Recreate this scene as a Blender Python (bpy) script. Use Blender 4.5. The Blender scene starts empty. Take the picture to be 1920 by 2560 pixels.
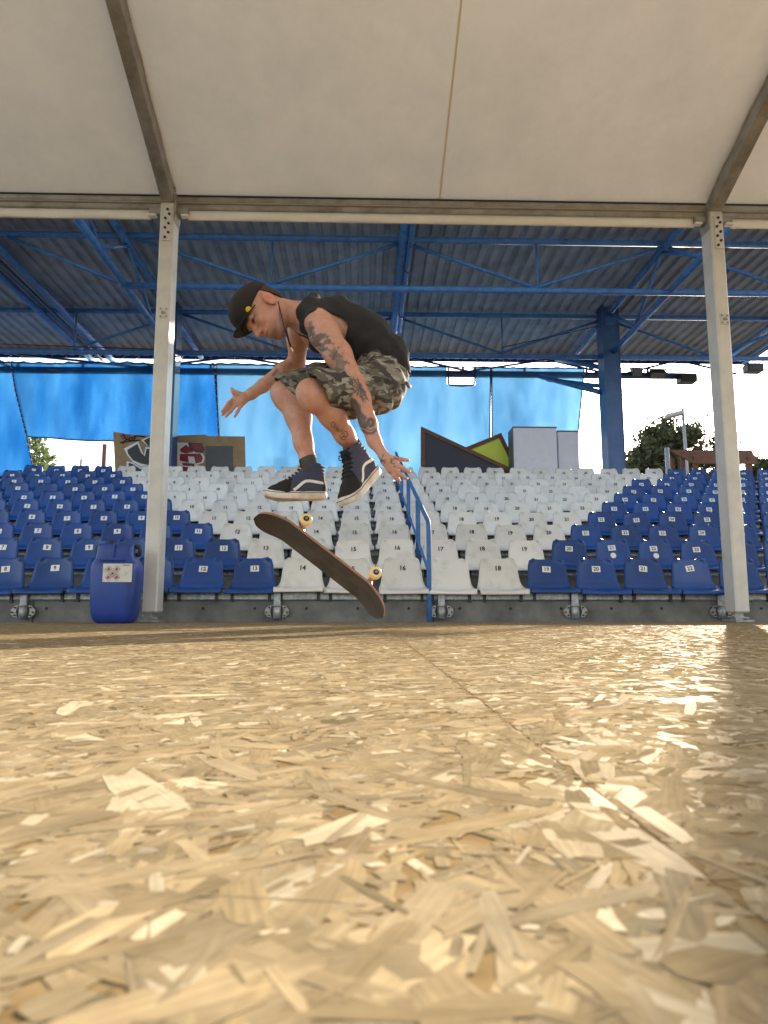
import bpy, bmesh, math, random
import numpy as np
from mathutils import Vector, Matrix
R = math.radians
random.seed(7); rng = np.random.default_rng(11)
S = bpy.context.scene
COL = S.collection

# ------------------------------------------------------------------ camera, sky, sun, exposure
CAM_H, F_PX, PITCH, YAW = 0.10, 1783.3, 0.1372, 0.0281
cd = bpy.data.cameras.new('camera'); cam = bpy.data.objects.new('camera', cd); COL.objects.link(cam)
cam.location = (0, 0, CAM_H); cam.rotation_euler = (math.pi / 2 + PITCH, 0, -YAW)
cd.sensor_fit = 'VERTICAL'; cd.sensor_height = 36.0; cd.lens = F_PX / 2560 * 36.0
cd.clip_start = 0.01; cd.clip_end = 3000
cd.dof.use_dof = True; cd.dof.focus_distance = 3.3; cd.dof.aperture_fstop = 13
S.camera = cam
SUN_AZ, SUN_EL = R(27.2), R(16.4)          # azimuth to the right of the stand's axis (+Y)
SUN_VEC = Vector((math.sin(SUN_AZ) * math.cos(SUN_EL), math.cos(SUN_AZ) * math.cos(SUN_EL), math.sin(SUN_EL)))
W = bpy.data.worlds.new('World'); S.world = W; W.use_nodes = True
wn = W.node_tree; wn.nodes.clear()
def wnode(t, **k):
    n = wn.nodes.new(t)
    for a, b in k.items(): setattr(n, a, b)
    return n
sky = wnode('ShaderNodeTexSky', sky_type='NISHITA', sun_disc=False)
sky.sun_elevation = SUN_EL; sky.sun_rotation = SUN_AZ; sky.air_density = 1.0; sky.dust_density = 1.2; sky.altitude = 50
tc = wnode('ShaderNodeTexCoord'); mp = wnode('ShaderNodeMapping'); mp.inputs['Scale'].default_value = (1, 1, 2.6)
nz = wnode('ShaderNodeTexNoise'); nz.inputs['Scale'].default_value = 2.3; nz.inputs['Detail'].default_value = 7; nz.inputs['Roughness'].default_value = .58
cr = wnode('ShaderNodeValToRGB'); cr.color_ramp.elements[0].position = .36; cr.color_ramp.elements[1].position = .66
hsv = wnode('ShaderNodeHueSaturation'); hsv.inputs['Saturation'].default_value = .16; hsv.inputs['Value'].default_value = 1.25
mx = wnode('ShaderNodeMix', data_type='RGBA'); bg = wnode('ShaderNodeBackground'); wo = wnode('ShaderNodeOutputWorld')
bg.inputs['Strength'].default_value = .15
L = wn.links.new
L(tc.outputs['Generated'], mp.inputs['Vector']); L(mp.outputs['Vector'], nz.inputs['Vector']); L(nz.outputs['Fac'], cr.inputs['Fac'])
L(sky.outputs['Color'], hsv.inputs['Color']); L(cr.outputs['Color'], mx.inputs['Factor'])
L(sky.outputs['Color'], mx.inputs[6]); L(hsv.outputs['Color'], mx.inputs[7]); L(mx.outputs[2], bg.inputs['Color']); L(bg.outputs['Background'], wo.inputs['Surface'])
sd = bpy.data.lights.new('sun', 'SUN'); sun = bpy.data.objects.new('sun', sd); COL.objects.link(sun)
sd.energy = 4.5; sd.angle = R(.55); sd.color = (1.0, .83, .62)
sun.rotation_euler = SUN_VEC.to_track_quat('Z', 'Y').to_euler(); sun.location = (9, 18, 6)
S.view_settings.view_transform = 'Standard'; S.view_settings.look = 'None'; S.view_settings.gamma = 1
S.view_settings.exposure = 1.5
S.render.engine = 'CYCLES'; S.cycles.use_denoising = True
S.cycles.max_bounces = 8; S.cycles.diffuse_bounces = 4; S.cycles.transparent_max_bounces = 12; S.cycles.caustics_reflective = False; S.cycles.caustics_refractive = False

# ------------------------------------------------------------------ measuring helpers (surveyed points -> metres)
_cp, _sp, _cy, _sy = math.cos(PITCH), math.sin(PITCH), math.cos(YAW), math.sin(YAW)
def ray(px, py):
    u, v = px - 960, 1280 - py
    y = F_PX * _cp - v * _sp; z = F_PX * _sp + v * _cp
    return Vector((u * _cy + y * _sy, -u * _sy + y * _cy, z))
def P(px, py, Y):
    d = ray(px, py); return Vector((0, 0, CAM_H)) + d * (Y / d.y)
def project(V):
    V = np.asarray(V, dtype=float); x, y, z = V[:, 0], V[:, 1], V[:, 2] - CAM_H
    X = x * _cy - y * _sy; Yv = x * _sy + y * _cy
    D = Yv * _cp + z * _sp; U = -Yv * _sp + z * _cp
    return np.stack([960 + F_PX * X / D, 1280 - F_PX * U / D], 1)

# ------------------------------------------------------------------ materials
def mat(name, color=(.5, .5, .5), rough=.6, metal=0, spec=.5, noise=0, nscale=8, bump=0, bscale=60, dark=None, lo=.35, hi=.7, sss=0, coat=0, vary=0):
    m = bpy.data.materials.new(name); m.use_nodes = True; nt = m.node_tree; b = nt.nodes['Principled BSDF']
    b.inputs['Base Color'].default_value = (*color, 1); b.inputs['Roughness'].default_value = rough
    b.inputs['Metallic'].default_value = metal; b.inputs['Specular IOR Level'].default_value = spec
    if coat: b.inputs['Coat Weight'].default_value = coat
    if sss:
        b.inputs['Subsurface Weight'].default_value = sss; b.inputs['Subsurface Radius'].default_value = (.012, .005, .003); b.inputs['Subsurface Scale'].default_value = 1
    co = nt.nodes.new('ShaderNodeTexCoord')
    if dark is not None or noise:
        n = nt.nodes.new('ShaderNodeTexNoise'); n.inputs['Scale'].default_value = nscale; n.inputs['Detail'].default_value = 8; n.inputs['Roughness'].default_value = .62
        r = nt.nodes.new('ShaderNodeValToRGB'); r.color_ramp.elements[0].position = lo; r.color_ramp.elements[1].position = hi
        d = dark if dark is not None else tuple(c * (1 - noise) for c in color)
        r.color_ramp.elements[0].color = (*d, 1); r.color_ramp.elements[1].color = (*color, 1)
        oi = nt.nodes.new('ShaderNodeObjectInfo'); vm = nt.nodes.new('ShaderNodeVectorMath'); vm.operation = 'MULTIPLY_ADD'; vm.inputs[1].default_value = (37, 53, 29); vm.inputs[0].default_value = (0, 0, 0)
        nt.links.new(oi.outputs['Random'], vm.inputs[0]); nt.links.new(co.outputs['Object'], vm.inputs[2]); nt.links.new(vm.outputs['Vector'], n.inputs['Vector']); nt.links.new(n.outputs['Fac'], r.inputs['Fac'])
        if vary:
            rv = nt.nodes.new('ShaderNodeMapRange'); rv.inputs['To Min'].default_value = 1 - vary; rv.inputs['To Max'].default_value = 1 + vary * .4; mv = nt.nodes.new('ShaderNodeMix'); mv.data_type = 'RGBA'; mv.blend_type = 'MULTIPLY'; mv.inputs['Factor'].default_value = 1
            nt.links.new(oi.outputs['Random'], rv.inputs['Value']); nt.links.new(r.outputs['Color'], mv.inputs[6]); nt.links.new(rv.outputs['Result'], mv.inputs[7]); nt.links.new(mv.outputs[2], b.inputs['Base Color'])
        else: nt.links.new(r.outputs['Color'], b.inputs['Base Color'])
    if bump:
        n2 = nt.nodes.new('ShaderNodeTexNoise'); n2.inputs['Scale'].default_value = bscale; n2.inputs['Detail'].default_value = 5
        bp = nt.nodes.new('ShaderNodeBump'); bp.inputs['Strength'].default_value = bump; bp.inputs['Distance'].default_value = .01
        nt.links.new(co.outputs['Object'], n2.inputs['Vector']); nt.links.new(n2.outputs['Fac'], bp.inputs['Height']); nt.links.new(bp.outputs['Normal'], b.inputs['Normal'])
    return m
M = {}
M['ground'] = mat('ground_gravel', (.20, .18, .15), .95, noise=.4, nscale=2)
M['concrete'] = mat('concrete', (.225, .218, .204), .85, dark=(.10, .096, .09), nscale=3.2, lo=.3, hi=.62, bump=.35, bscale=45)
M['galv'] = mat('galvanised_steel', (.50, .52, .54), .45, metal=.3, dark=(.27, .28, .30), nscale=26, lo=.38, hi=.62)
M['steel'] = mat('dull_steel', (.42, .42, .42), .5, metal=.4, noise=.4, nscale=30)
M['black_steel'] = mat('black_bracket', (.022, .022, .025), .5)
M['blue_paint'] = mat('blue_steel_paint', (.055, .185, .49), .62, noise=.45, nscale=7, lo=.3, hi=.6)
M['column_paint'] = mat('column_blue_paint', (.04, .11, .29), .4, noise=.3, nscale=4)
M['deck'] = mat('roof_sheet_grey', (.38, .415, .47), .65, noise=.45, nscale=1.7, lo=.3, hi=.7)
M['dark_fascia'] = mat('fascia_blue', (.02, .05, .15), .6)
M['alu_white'] = mat('white_coated_aluminium', (.62, .60, .565), .42, noise=.16, nscale=6, lo=.3, hi=.6)
M['alu'] = mat('weathered_aluminium', (.36, .345, .32), .5, metal=.2, dark=(.19, .175, .15), nscale=5, lo=.3, hi=.6)
M['valance'] = mat('valance_pvc', (.84, .81, .74), .6, noise=.12, nscale=4)
M['drum'] = mat('drum_blue_plastic', (.010, .050, .32), .42, dark=(.010, .036, .21), nscale=5, bump=.1, bscale=30)
M['black_plastic'] = mat('black_plastic', (.018, .018, .02), .5)
M['paper'] = mat('paper_label', (.62, .60, .56), .75, noise=.3, nscale=20, lo=.25, hi=.5)
M['ink'] = mat('black_print', (.02, .02, .025), .6)
M['grey_ink'] = mat('grey_print', (.16, .16, .16), .7, noise=.4, nscale=60)
M['red_ink'] = mat('red_print', (.42, .03, .04), .6)
M['white_plate'] = mat('white_number_plate', (.78, .78, .76), .5)
M['seat_blue'] = mat('seat_blue_plastic', (.008, .064, .275), .33, dark=(.012, .052, .20), vary=.22, nscale=5, lo=.3, hi=.65, bump=.06, bscale=90, spec=.45)
M['seat_white'] = mat('seat_white_plastic', (.70, .69, .66), .4, dark=(.52, .50, .455), vary=.14, nscale=5.5, lo=.22, hi=.5, bump=.05, bscale=90)
M['ply'] = mat('plywood_brown', (.36, .25, .13), .7, dark=(.27, .18, .09), nscale=7)
M['ply_edge'] = mat('maple_ply', (.42, .20, .13), .5, noise=.3, nscale=60)
M['grey_board'] = mat('grey_board', (.10, .105, .115), .7, noise=.15)
M['navy_board'] = mat('navy_board', (.022, .026, .045), .55)
M['frame_brown'] = mat('brown_timber', (.16, .07, .03), .6, noise=.4, nscale=12)
M['lime'] = mat('lime_panel', (.60, .72, .08), .55)
M['white_box'] = mat('white_cabinet', (.72, .74, .82), .6, noise=.08)
M['box_edge'] = mat('cabinet_edge_grey', (.12, .13, .15), .5)
M['spray_black'] = mat('spray_black', (.015, .014, .016), .5)
M['spray_white'] = mat('spray_white', (.72, .72, .72), .5)
M['spray_red'] = mat('spray_red', (.30, .02, .03), .5, noise=.5, nscale=9)
M['bark'] = mat('bark', (.085, .06, .04), .9, noise=.5, nscale=12)
M['rust'] = mat('rust_brown_wood', (.20, .085, .05), .8, noise=.35, nscale=9)
M['grip'] = mat('grip_tape', (.06, .046, .036), .72, dark=(.13, .10, .072), nscale=7, lo=.28, hi=.62, bump=.5, bscale=900)
M['wheel'] = mat('urethane_wheel', (.82, .64, .30), .3, sss=.2)
M['truck'] = mat('truck_metal', (.62, .47, .30), .33, metal=.8)
M['hair'] = mat('short_brown_hair', (.05, .028, .018), .8, bump=.6, bscale=400)
M['cap'] = mat('brown_cap_cloth', (.014, .0085, .0075), .85, noise=.3, nscale=40, bump=.25, bscale=700)
M['yellow'] = mat('yellow_enamel', (.78, .66, .05), .35)
M['shirt'] = mat('black_jersey', (.017, .016, .02), .88, noise=.25, nscale=12, bump=.25, bscale=90)
M['sock'] = mat('grey_sock', (.075, .072, .075), .9, bump=.5, bscale=300)
M['shoe_navy'] = mat('navy_canvas', (.050, .058, .105), .8, bump=.4, bscale=600)
M['shoe_black'] = mat('black_suede', (.014, .013, .014), .85, noise=.3, nscale=60)
M['shoe_white'] = mat('white_rubber', (.70, .66, .60), .55, dark=(.44, .38, .31), nscale=16, lo=.28, hi=.55)
M['stripe'] = mat('white_leather', (.78, .76, .73), .5)
M['lace_white'] = mat('white_lace', (.60, .57, .54), .8)
M['pipe_dark'] = mat('pipe_dark_blue', (.02, .045, .14), .45)

def nodes_of(name):
    m = bpy.data.materials.new(name); m.use_nodes = True; nt = m.node_tree
    return m, nt, nt.nodes['Principled BSDF'], nt.nodes['Material Output']
# tent membrane: white PVC with a little light coming through
m, nt, b, o = nodes_of('tent_membrane')
tx = nt.nodes.new('ShaderNodeTexCoord'); n = nt.nodes.new('ShaderNodeTexNoise'); n.inputs['Scale'].default_value = 1.1; n.inputs['Detail'].default_value = 9; n.inputs['Roughness'].default_value = .66
r = nt.nodes.new('ShaderNodeValToRGB'); r.color_ramp.elements[0].position = .26; r.color_ramp.elements[1].position = .6
r.color_ramp.elements[0].color = (.66, .585, .46, 1); r.color_ramp.elements[1].color = (.90, .82, .685, 1)
tr = nt.nodes.new('ShaderNodeBsdfTranslucent'); tr.inputs['Color'].default_value = (.86, .74, .56, 1)
ms = nt.nodes.new('ShaderNodeMixShader'); ms.inputs['Fac'].default_value = .30
wv = nt.nodes.new('ShaderNodeTexNoise'); wv.inputs['Scale'].default_value = 70; bp = nt.nodes.new('ShaderNodeBump'); bp.inputs['Strength'].default_value = .12; bp.inputs['Distance'].default_value = .01
nt.links.new(tx.outputs['Object'], n.inputs['Vector']); nt.links.new(n.outputs['Fac'], r.inputs['Fac']); nt.links.new(r.outputs['Color'], b.inputs['Base Color'])
nt.links.new(tx.outputs['Object'], wv.inputs['Vector']); nt.links.new(wv.outputs['Fac'], bp.inputs['Height']); nt.links.new(bp.outputs['Normal'], b.inputs['Normal'])
b.inputs['Roughness'].default_value = .6
nt.links.new(b.outputs['BSDF'], ms.inputs[1]); nt.links.new(tr.outputs['BSDF'], ms.inputs[2]); nt.links.new(ms.outputs['Shader'], o.inputs['Surface'])
M['membrane'] = m
M['seam'] = m.copy(); M['seam'].name = 'tent_seam_tape'
for q_ in M['seam'].node_tree.nodes:
    if q_.type == 'VALTORGB': q_.color_ramp.elements[0].color = (.70, .61, .45, 1); q_.color_ramp.elements[1].color = (.84, .76, .60, 1)
# blue shade net
def net_material(name, base, trans, light, clear, seed):
    m, nt, b, o = nodes_of(name)
    tx = nt.nodes.new('ShaderNodeTexCoord'); mpn = nt.nodes.new('ShaderNodeMapping'); mpn.inputs['Location'].default_value = (seed, seed * 2, 0); mpn.inputs['Scale'].default_value = (1.0, 1.0, .35)
    n = nt.nodes.new('ShaderNodeTexNoise'); n.inputs['Scale'].default_value = 1.5; n.inputs['Detail'].default_value = 6
    fx = nt.nodes.new('ShaderNodeMapping'); fx.inputs['Scale'].default_value = (28, 1, 9)
    fn = nt.nodes.new('ShaderNodeTexNoise'); fn.inputs['Scale'].default_value = 3; fn.inputs['Detail'].default_value = 3
    ad = nt.nodes.new('ShaderNodeMath'); ad.operation = 'MULTIPLY_ADD'; ad.inputs[1].default_value = .35
    rm = nt.nodes.new('ShaderNodeMapRange'); rm.inputs['From Min'].default_value = .42; rm.inputs['From Max'].default_value = .88; rm.inputs['To Min'].default_value = clear * .6; rm.inputs['To Max'].default_value = clear * 1.4
    b.inputs['Base Color'].default_value = (*base, 1); b.inputs['Roughness'].default_value = .75
    tl = nt.nodes.new('ShaderNodeBsdfTranslucent'); rc = nt.nodes.new('ShaderNodeMix'); rc.data_type = 'RGBA'; rc.inputs[6].default_value = (*[k * .85 for k in trans], 1); rc.inputs[7].default_value = (*light, 1); rf_ = nt.nodes.new('ShaderNodeMapRange'); rf_.inputs['From Min'].default_value = .52; rf_.inputs['From Max'].default_value = .84
    tp = nt.nodes.new('ShaderNodeBsdfTransparent'); tp.inputs['Color'].default_value = (.55, .80, 1, 1)
    a1 = nt.nodes.new('ShaderNodeMixShader'); a1.inputs['Fac'].default_value = .62; a2 = nt.nodes.new('ShaderNodeMixShader')
    lk = nt.links.new
    lk(tx.outputs['Object'], mpn.inputs['Vector']); lk(mpn.outputs['Vector'], n.inputs['Vector']); lk(tx.outputs['Object'], fx.inputs['Vector']); lk(fx.outputs['Vector'], fn.inputs['Vector'])
    lk(fn.outputs['Fac'], ad.inputs[0]); lk(n.outputs['Fac'], ad.inputs[2]); lk(ad.outputs['Value'], rm.inputs['Value']); lk(ad.outputs['Value'], rf_.inputs['Value']); lk(rf_.outputs['Result'], rc.inputs['Factor']); lk(rc.outputs[2], tl.inputs['Color'])
    lk(b.outputs['BSDF'], a1.inputs[1]); lk(tl.outputs['BSDF'], a1.inputs[2]); lk(rm.outputs['Result'], a2.inputs['Fac']); lk(a1.outputs['Shader'], a2.inputs[1]); lk(tp.outputs['BSDF'], a2.inputs[2]); lk(a2.outputs['Shader'], o.inputs['Surface'])
    return m
M['net_deep'] = net_material('net_deep_blue', (.015, .15, .45), (.045, .30, .66), (.16, .43, .72), .10, 1.3)
M['net_pale'] = net_material('net_pale_blue', (.06, .22, .48), (.165, .375, .60), (.25, .43, .61), .18, 4.1)
# foliage
def leaf_material(name, c1, c2):
    m, nt, b, o = nodes_of(name)
    oi = nt.nodes.new('ShaderNodeTexCoord'); n = nt.nodes.new('ShaderNodeTexNoise'); n.inputs['Scale'].default_value = 1.1; n.inputs['Detail'].default_value = 4
    r = nt.nodes.new('ShaderNodeValToRGB'); r.color_ramp.elements[0].position = .35; r.color_ramp.elements[1].position = .65
    r.color_ramp.elements[0].color = (*c1, 1); r.color_ramp.elements[1].color = (*c2, 1)
    tl = nt.nodes.new('ShaderNodeBsdfTranslucent'); a = nt.nodes.new('ShaderNodeMixShader'); a.inputs['Fac'].default_value = .35
    nt.links.new(oi.outputs['Object'], n.inputs['Vector']); nt.links.new(n.outputs['Fac'], r.inputs['Fac']); nt.links.new(r.outputs['Color'], b.inputs['Base Color']); nt.links.new(r.outputs['Color'], tl.inputs['Color'])
    nt.links.new(b.outputs['BSDF'], a.inputs[1]); nt.links.new(tl.outputs['BSDF'], a.inputs[2]); nt.links.new(a.outputs['Shader'], o.inputs['Surface'])
    b.inputs['Roughness'].default_value = .6
    return m
M['leaf'] = leaf_material('leaf_dark', (.045, .05, .022), (.10, .11, .045))
M['leaf_light'] = leaf_material('leaf_light', (.10, .15, .05), (.20, .26, .09))
# OSB: board face and loose-laid strands (strand colour is the wood's own, stored per strand)
m, nt, b, o = nodes_of('osb_face')
tx = nt.nodes.new('ShaderNodeTexCoord'); mpn = nt.nodes.new('ShaderNodeMapping'); mpn.inputs['Scale'].default_value = (9, 30, 1); mpn.inputs['Rotation'].default_value = (0, 0, .5)
n = nt.nodes.new('ShaderNodeTexNoise'); n.inputs['Scale'].default_value = 2; n.inputs['Detail'].default_value = 6
r = nt.nodes.new('ShaderNodeValToRGB'); r.color_ramp.elements[0].position = .3; r.color_ramp.elements[1].position = .7
r.color_ramp.elements[0].color = (.20, .14, .07, 1); r.color_ramp.elements[1].color = (.38, .29, .16, 1)
nt.links.new(tx.outputs['Object'], mpn.inputs['Vector']); nt.links.new(mpn.outputs['Vector'], n.inputs['Vector']); nt.links.new(n.outputs['Fac'], r.inputs['Fac']); nt.links.new(r.outputs['Color'], b.inputs['Base Color'])
b.inputs['Roughness'].default_value = .8; b.inputs['Specular IOR Level'].default_value = 0
M['osb'] = m
m, nt, b, o = nodes_of('osb_strand')
at = nt.nodes.new('ShaderNodeAttribute'); at.attribute_name = 'wood'; uvn = nt.nodes.new('ShaderNodeUVMap')
mpn = nt.nodes.new('ShaderNodeMapping'); mpn.inputs['Scale'].default_value = (25, 420, 1)
n = nt.nodes.new('ShaderNodeTexNoise'); n.inputs['Scale'].default_value = 1; n.inputs['Detail'].default_value = 3
rm = nt.nodes.new('ShaderNodeMapRange'); rm.inputs['From Min'].default_value = .3; rm.inputs['From Max'].default_value = .7; rm.inputs['To Min'].default_value = .80; rm.inputs['To Max'].default_value = 1.12
mu = nt.nodes.new('ShaderNodeMix'); mu.data_type = 'RGBA'; mu.blend_type = 'MULTIPLY'; mu.inputs['Factor'].default_value = 1
bp = nt.nodes.new('ShaderNodeBump'); bp.inputs['Strength'].default_value = .22; bp.inputs['Distance'].default_value = .001
nt.links.new(uvn.outputs['UV'], mpn.inputs['Vector']); nt.links.new(mpn.outputs['Vector'], n.inputs['Vector']); nt.links.new(n.outputs['Fac'], rm.inputs['Value'])
tg = nt.nodes.new('ShaderNodeTexCoord'); nb = nt.nodes.new('ShaderNodeTexNoise'); nb.inputs['Scale'].default_value = 26; nb.inputs['Detail'].default_value = 6; nb.inputs['Roughness'].default_value = .65; rb_ = nt.nodes.new('ShaderNodeMapRange'); rb_.inputs['From Min'].default_value = .3; rb_.inputs['From Max'].default_value = .7; rb_.inputs['To Min'].default_value = .76; rb_.inputs['To Max'].default_value = 1.16; m2 = nt.nodes.new('ShaderNodeMix'); m2.data_type = 'RGBA'; m2.blend_type = 'MULTIPLY'; m2.inputs['Factor'].default_value = 1
nt.links.new(tg.outputs['Object'], nb.inputs['Vector']); nt.links.new(nb.outputs['Fac'], rb_.inputs['Value']); nt.links.new(rb_.outputs['Result'], m2.inputs[7])
nt.links.new(at.outputs['Color'], mu.inputs[6]); nt.links.new(rm.outputs['Result'], mu.inputs[7]); nt.links.new(mu.outputs[2], m2.inputs[6]); nt.links.new(m2.outputs[2], b.inputs['Base Color'])
at2 = nt.nodes.new('ShaderNodeAttribute'); at2.attribute_name = 'tilt'; ge = nt.nodes.new('ShaderNodeNewGeometry'); va = nt.nodes.new('ShaderNodeVectorMath'); va.operation = 'ADD'; vn = nt.nodes.new('ShaderNodeVectorMath'); vn.operation = 'NORMALIZE'
nt.links.new(ge.outputs['Normal'], va.inputs[0]); nt.links.new(at2.outputs['Vector'], va.inputs[1]); nt.links.new(va.outputs['Vector'], vn.inputs[0]); nt.links.new(vn.outputs['Vector'], bp.inputs['Normal'])
nt.links.new(n.outputs['Fac'], bp.inputs['Height']); nt.links.new(bp.outputs['Normal'], b.inputs['Normal'])
b.inputs['Roughness'].default_value = .62; nt.links.new(at.outputs['Alpha'], b.inputs['Specular IOR Level'])
M['strand'] = m
# skin with ink stored on the body
m, nt, b, o = nodes_of('skin')
at = nt.nodes.new('ShaderNodeAttribute'); at.attribute_name = 'skin'; tx = nt.nodes.new('ShaderNodeTexCoord')
n = nt.nodes.new('ShaderNodeTexNoise'); n.inputs['Scale'].default_value = 34; n.inputs['Detail'].default_value = 7; n.inputs['Roughness'].default_value = .7
rm = nt.nodes.new('ShaderNodeMapRange'); rm.inputs['From Min'].default_value = .3; rm.inputs['From Max'].default_value = .7; rm.inputs['To Min'].default_value = .80; rm.inputs['To Max'].default_value = 1.12
mu = nt.nodes.new('ShaderNodeMix'); mu.data_type = 'RGBA'; mu.blend_type = 'MULTIPLY'; mu.inputs['Factor'].default_value = 1
nt.links.new(tx.outputs['Object'], n.inputs['Vector']); nt.links.new(n.outputs['Fac'], rm.inputs['Value']); nt.links.new(at.outputs['Color'], mu.inputs[6]); nt.links.new(rm.outputs['Result'], mu.inputs[7]); nt.links.new(mu.outputs[2], b.inputs['Base Color'])
b.inputs['Roughness'].default_value = .48; b.inputs['Subsurface Weight'].default_value = .12; b.inputs['Subsurface Radius'].default_value = (.012, .005, .003); b.inputs['Subsurface Scale'].default_value = 1
M['skin'] = m
# camouflage cloth
m, nt, b, o = nodes_of('camouflage_cloth')
tx = nt.nodes.new('ShaderNodeTexCoord'); col = None
base = nt.nodes.new('ShaderNodeRGB'); base.outputs[0].default_value = (.22, .20, .168, 1); prev = base.outputs[0]
for i, (c, th, sc) in enumerate([((.105, .096, .075), .50, 27), ((.30, .28, .24), .59, 29), ((.045, .041, .039), .56, 24)]):
    mpn = nt.nodes.new('ShaderNodeMapping'); mpn.inputs['Location'].default_value = (i * 7.3, i * 3.1, i); mpn.inputs['Rotation'].default_value = (0, R(35), 0); mpn.inputs['Scale'].default_value = (.62, 1, 1.3)
    n = nt.nodes.new('ShaderNodeTexNoise'); n.inputs['Scale'].default_value = sc; n.inputs['Detail'].default_value = 1.2
    st = nt.nodes.new('ShaderNodeMapRange'); st.inputs['From Min'].default_value = th - .008; st.inputs['From Max'].default_value = th + .008
    mxx = nt.nodes.new('ShaderNodeMix'); mxx.data_type = 'RGBA'; mxx.inputs[7].default_value = (*c, 1)
    nt.links.new(tx.outputs['Object'], mpn.inputs['Vector']); nt.links.new(mpn.outputs['Vector'], n.inputs['Vector']); nt.links.new(n.outputs['Fac'], st.inputs['Value']); nt.links.new(st.outputs['Result'], mxx.inputs['Factor']); nt.links.new(prev, mxx.inputs[6]); prev = mxx.outputs[2]
nt.links.new(prev, b.inputs['Base Color']); b.inputs['Roughness'].default_value = .9
M['camo'] = m

# ------------------------------------------------------------------ object helpers
def link(o, parent=None, m=None):
    COL.objects.link(o)
    if parent is not None: o.parent = parent
    if m is not None and o.data is not None and len(o.data.materials) == 0: o.data.materials.append(M[m] if isinstance(m, str) else m)
    return o
def tag(o, label=None, cat=None, group=None, kind=None):
    if label: o['label'] = label
    if cat: o['category'] = cat
    if group: o['group'] = group
    if kind: o['kind'] = kind
    return o
def empty(name, loc=(0, 0, 0), label=None, cat=None, group=None, kind=None):
    o = bpy.data.objects.new(name, None); o.location = loc; o.empty_display_size = .1; COL.objects.link(o)
    return tag(o, label, cat, group, kind)
def rel(parent, p):
    return Vector(p) - parent.location if parent is not None else Vector(p)
def mesh_np(name, V, Q, smooth=False):
    me = bpy.data.meshes.new(name); V = np.asarray(V, dtype=np.float32); Q = np.asarray(Q, dtype=np.int32); k = Q.shape[1]
    me.vertices.add(len(V)); me.vertices.foreach_set('co', V.ravel()); me.loops.add(Q.size); me.loops.foreach_set('vertex_index', Q.ravel())
    me.polygons.add(len(Q)); me.polygons.foreach_set('loop_start', np.arange(0, Q.size, k, dtype=np.int32))
    if smooth: me.polygons.foreach_set('use_smooth', np.ones(len(Q), dtype=bool))
    me.update(calc_edges=True); me.validate(); return me
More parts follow.
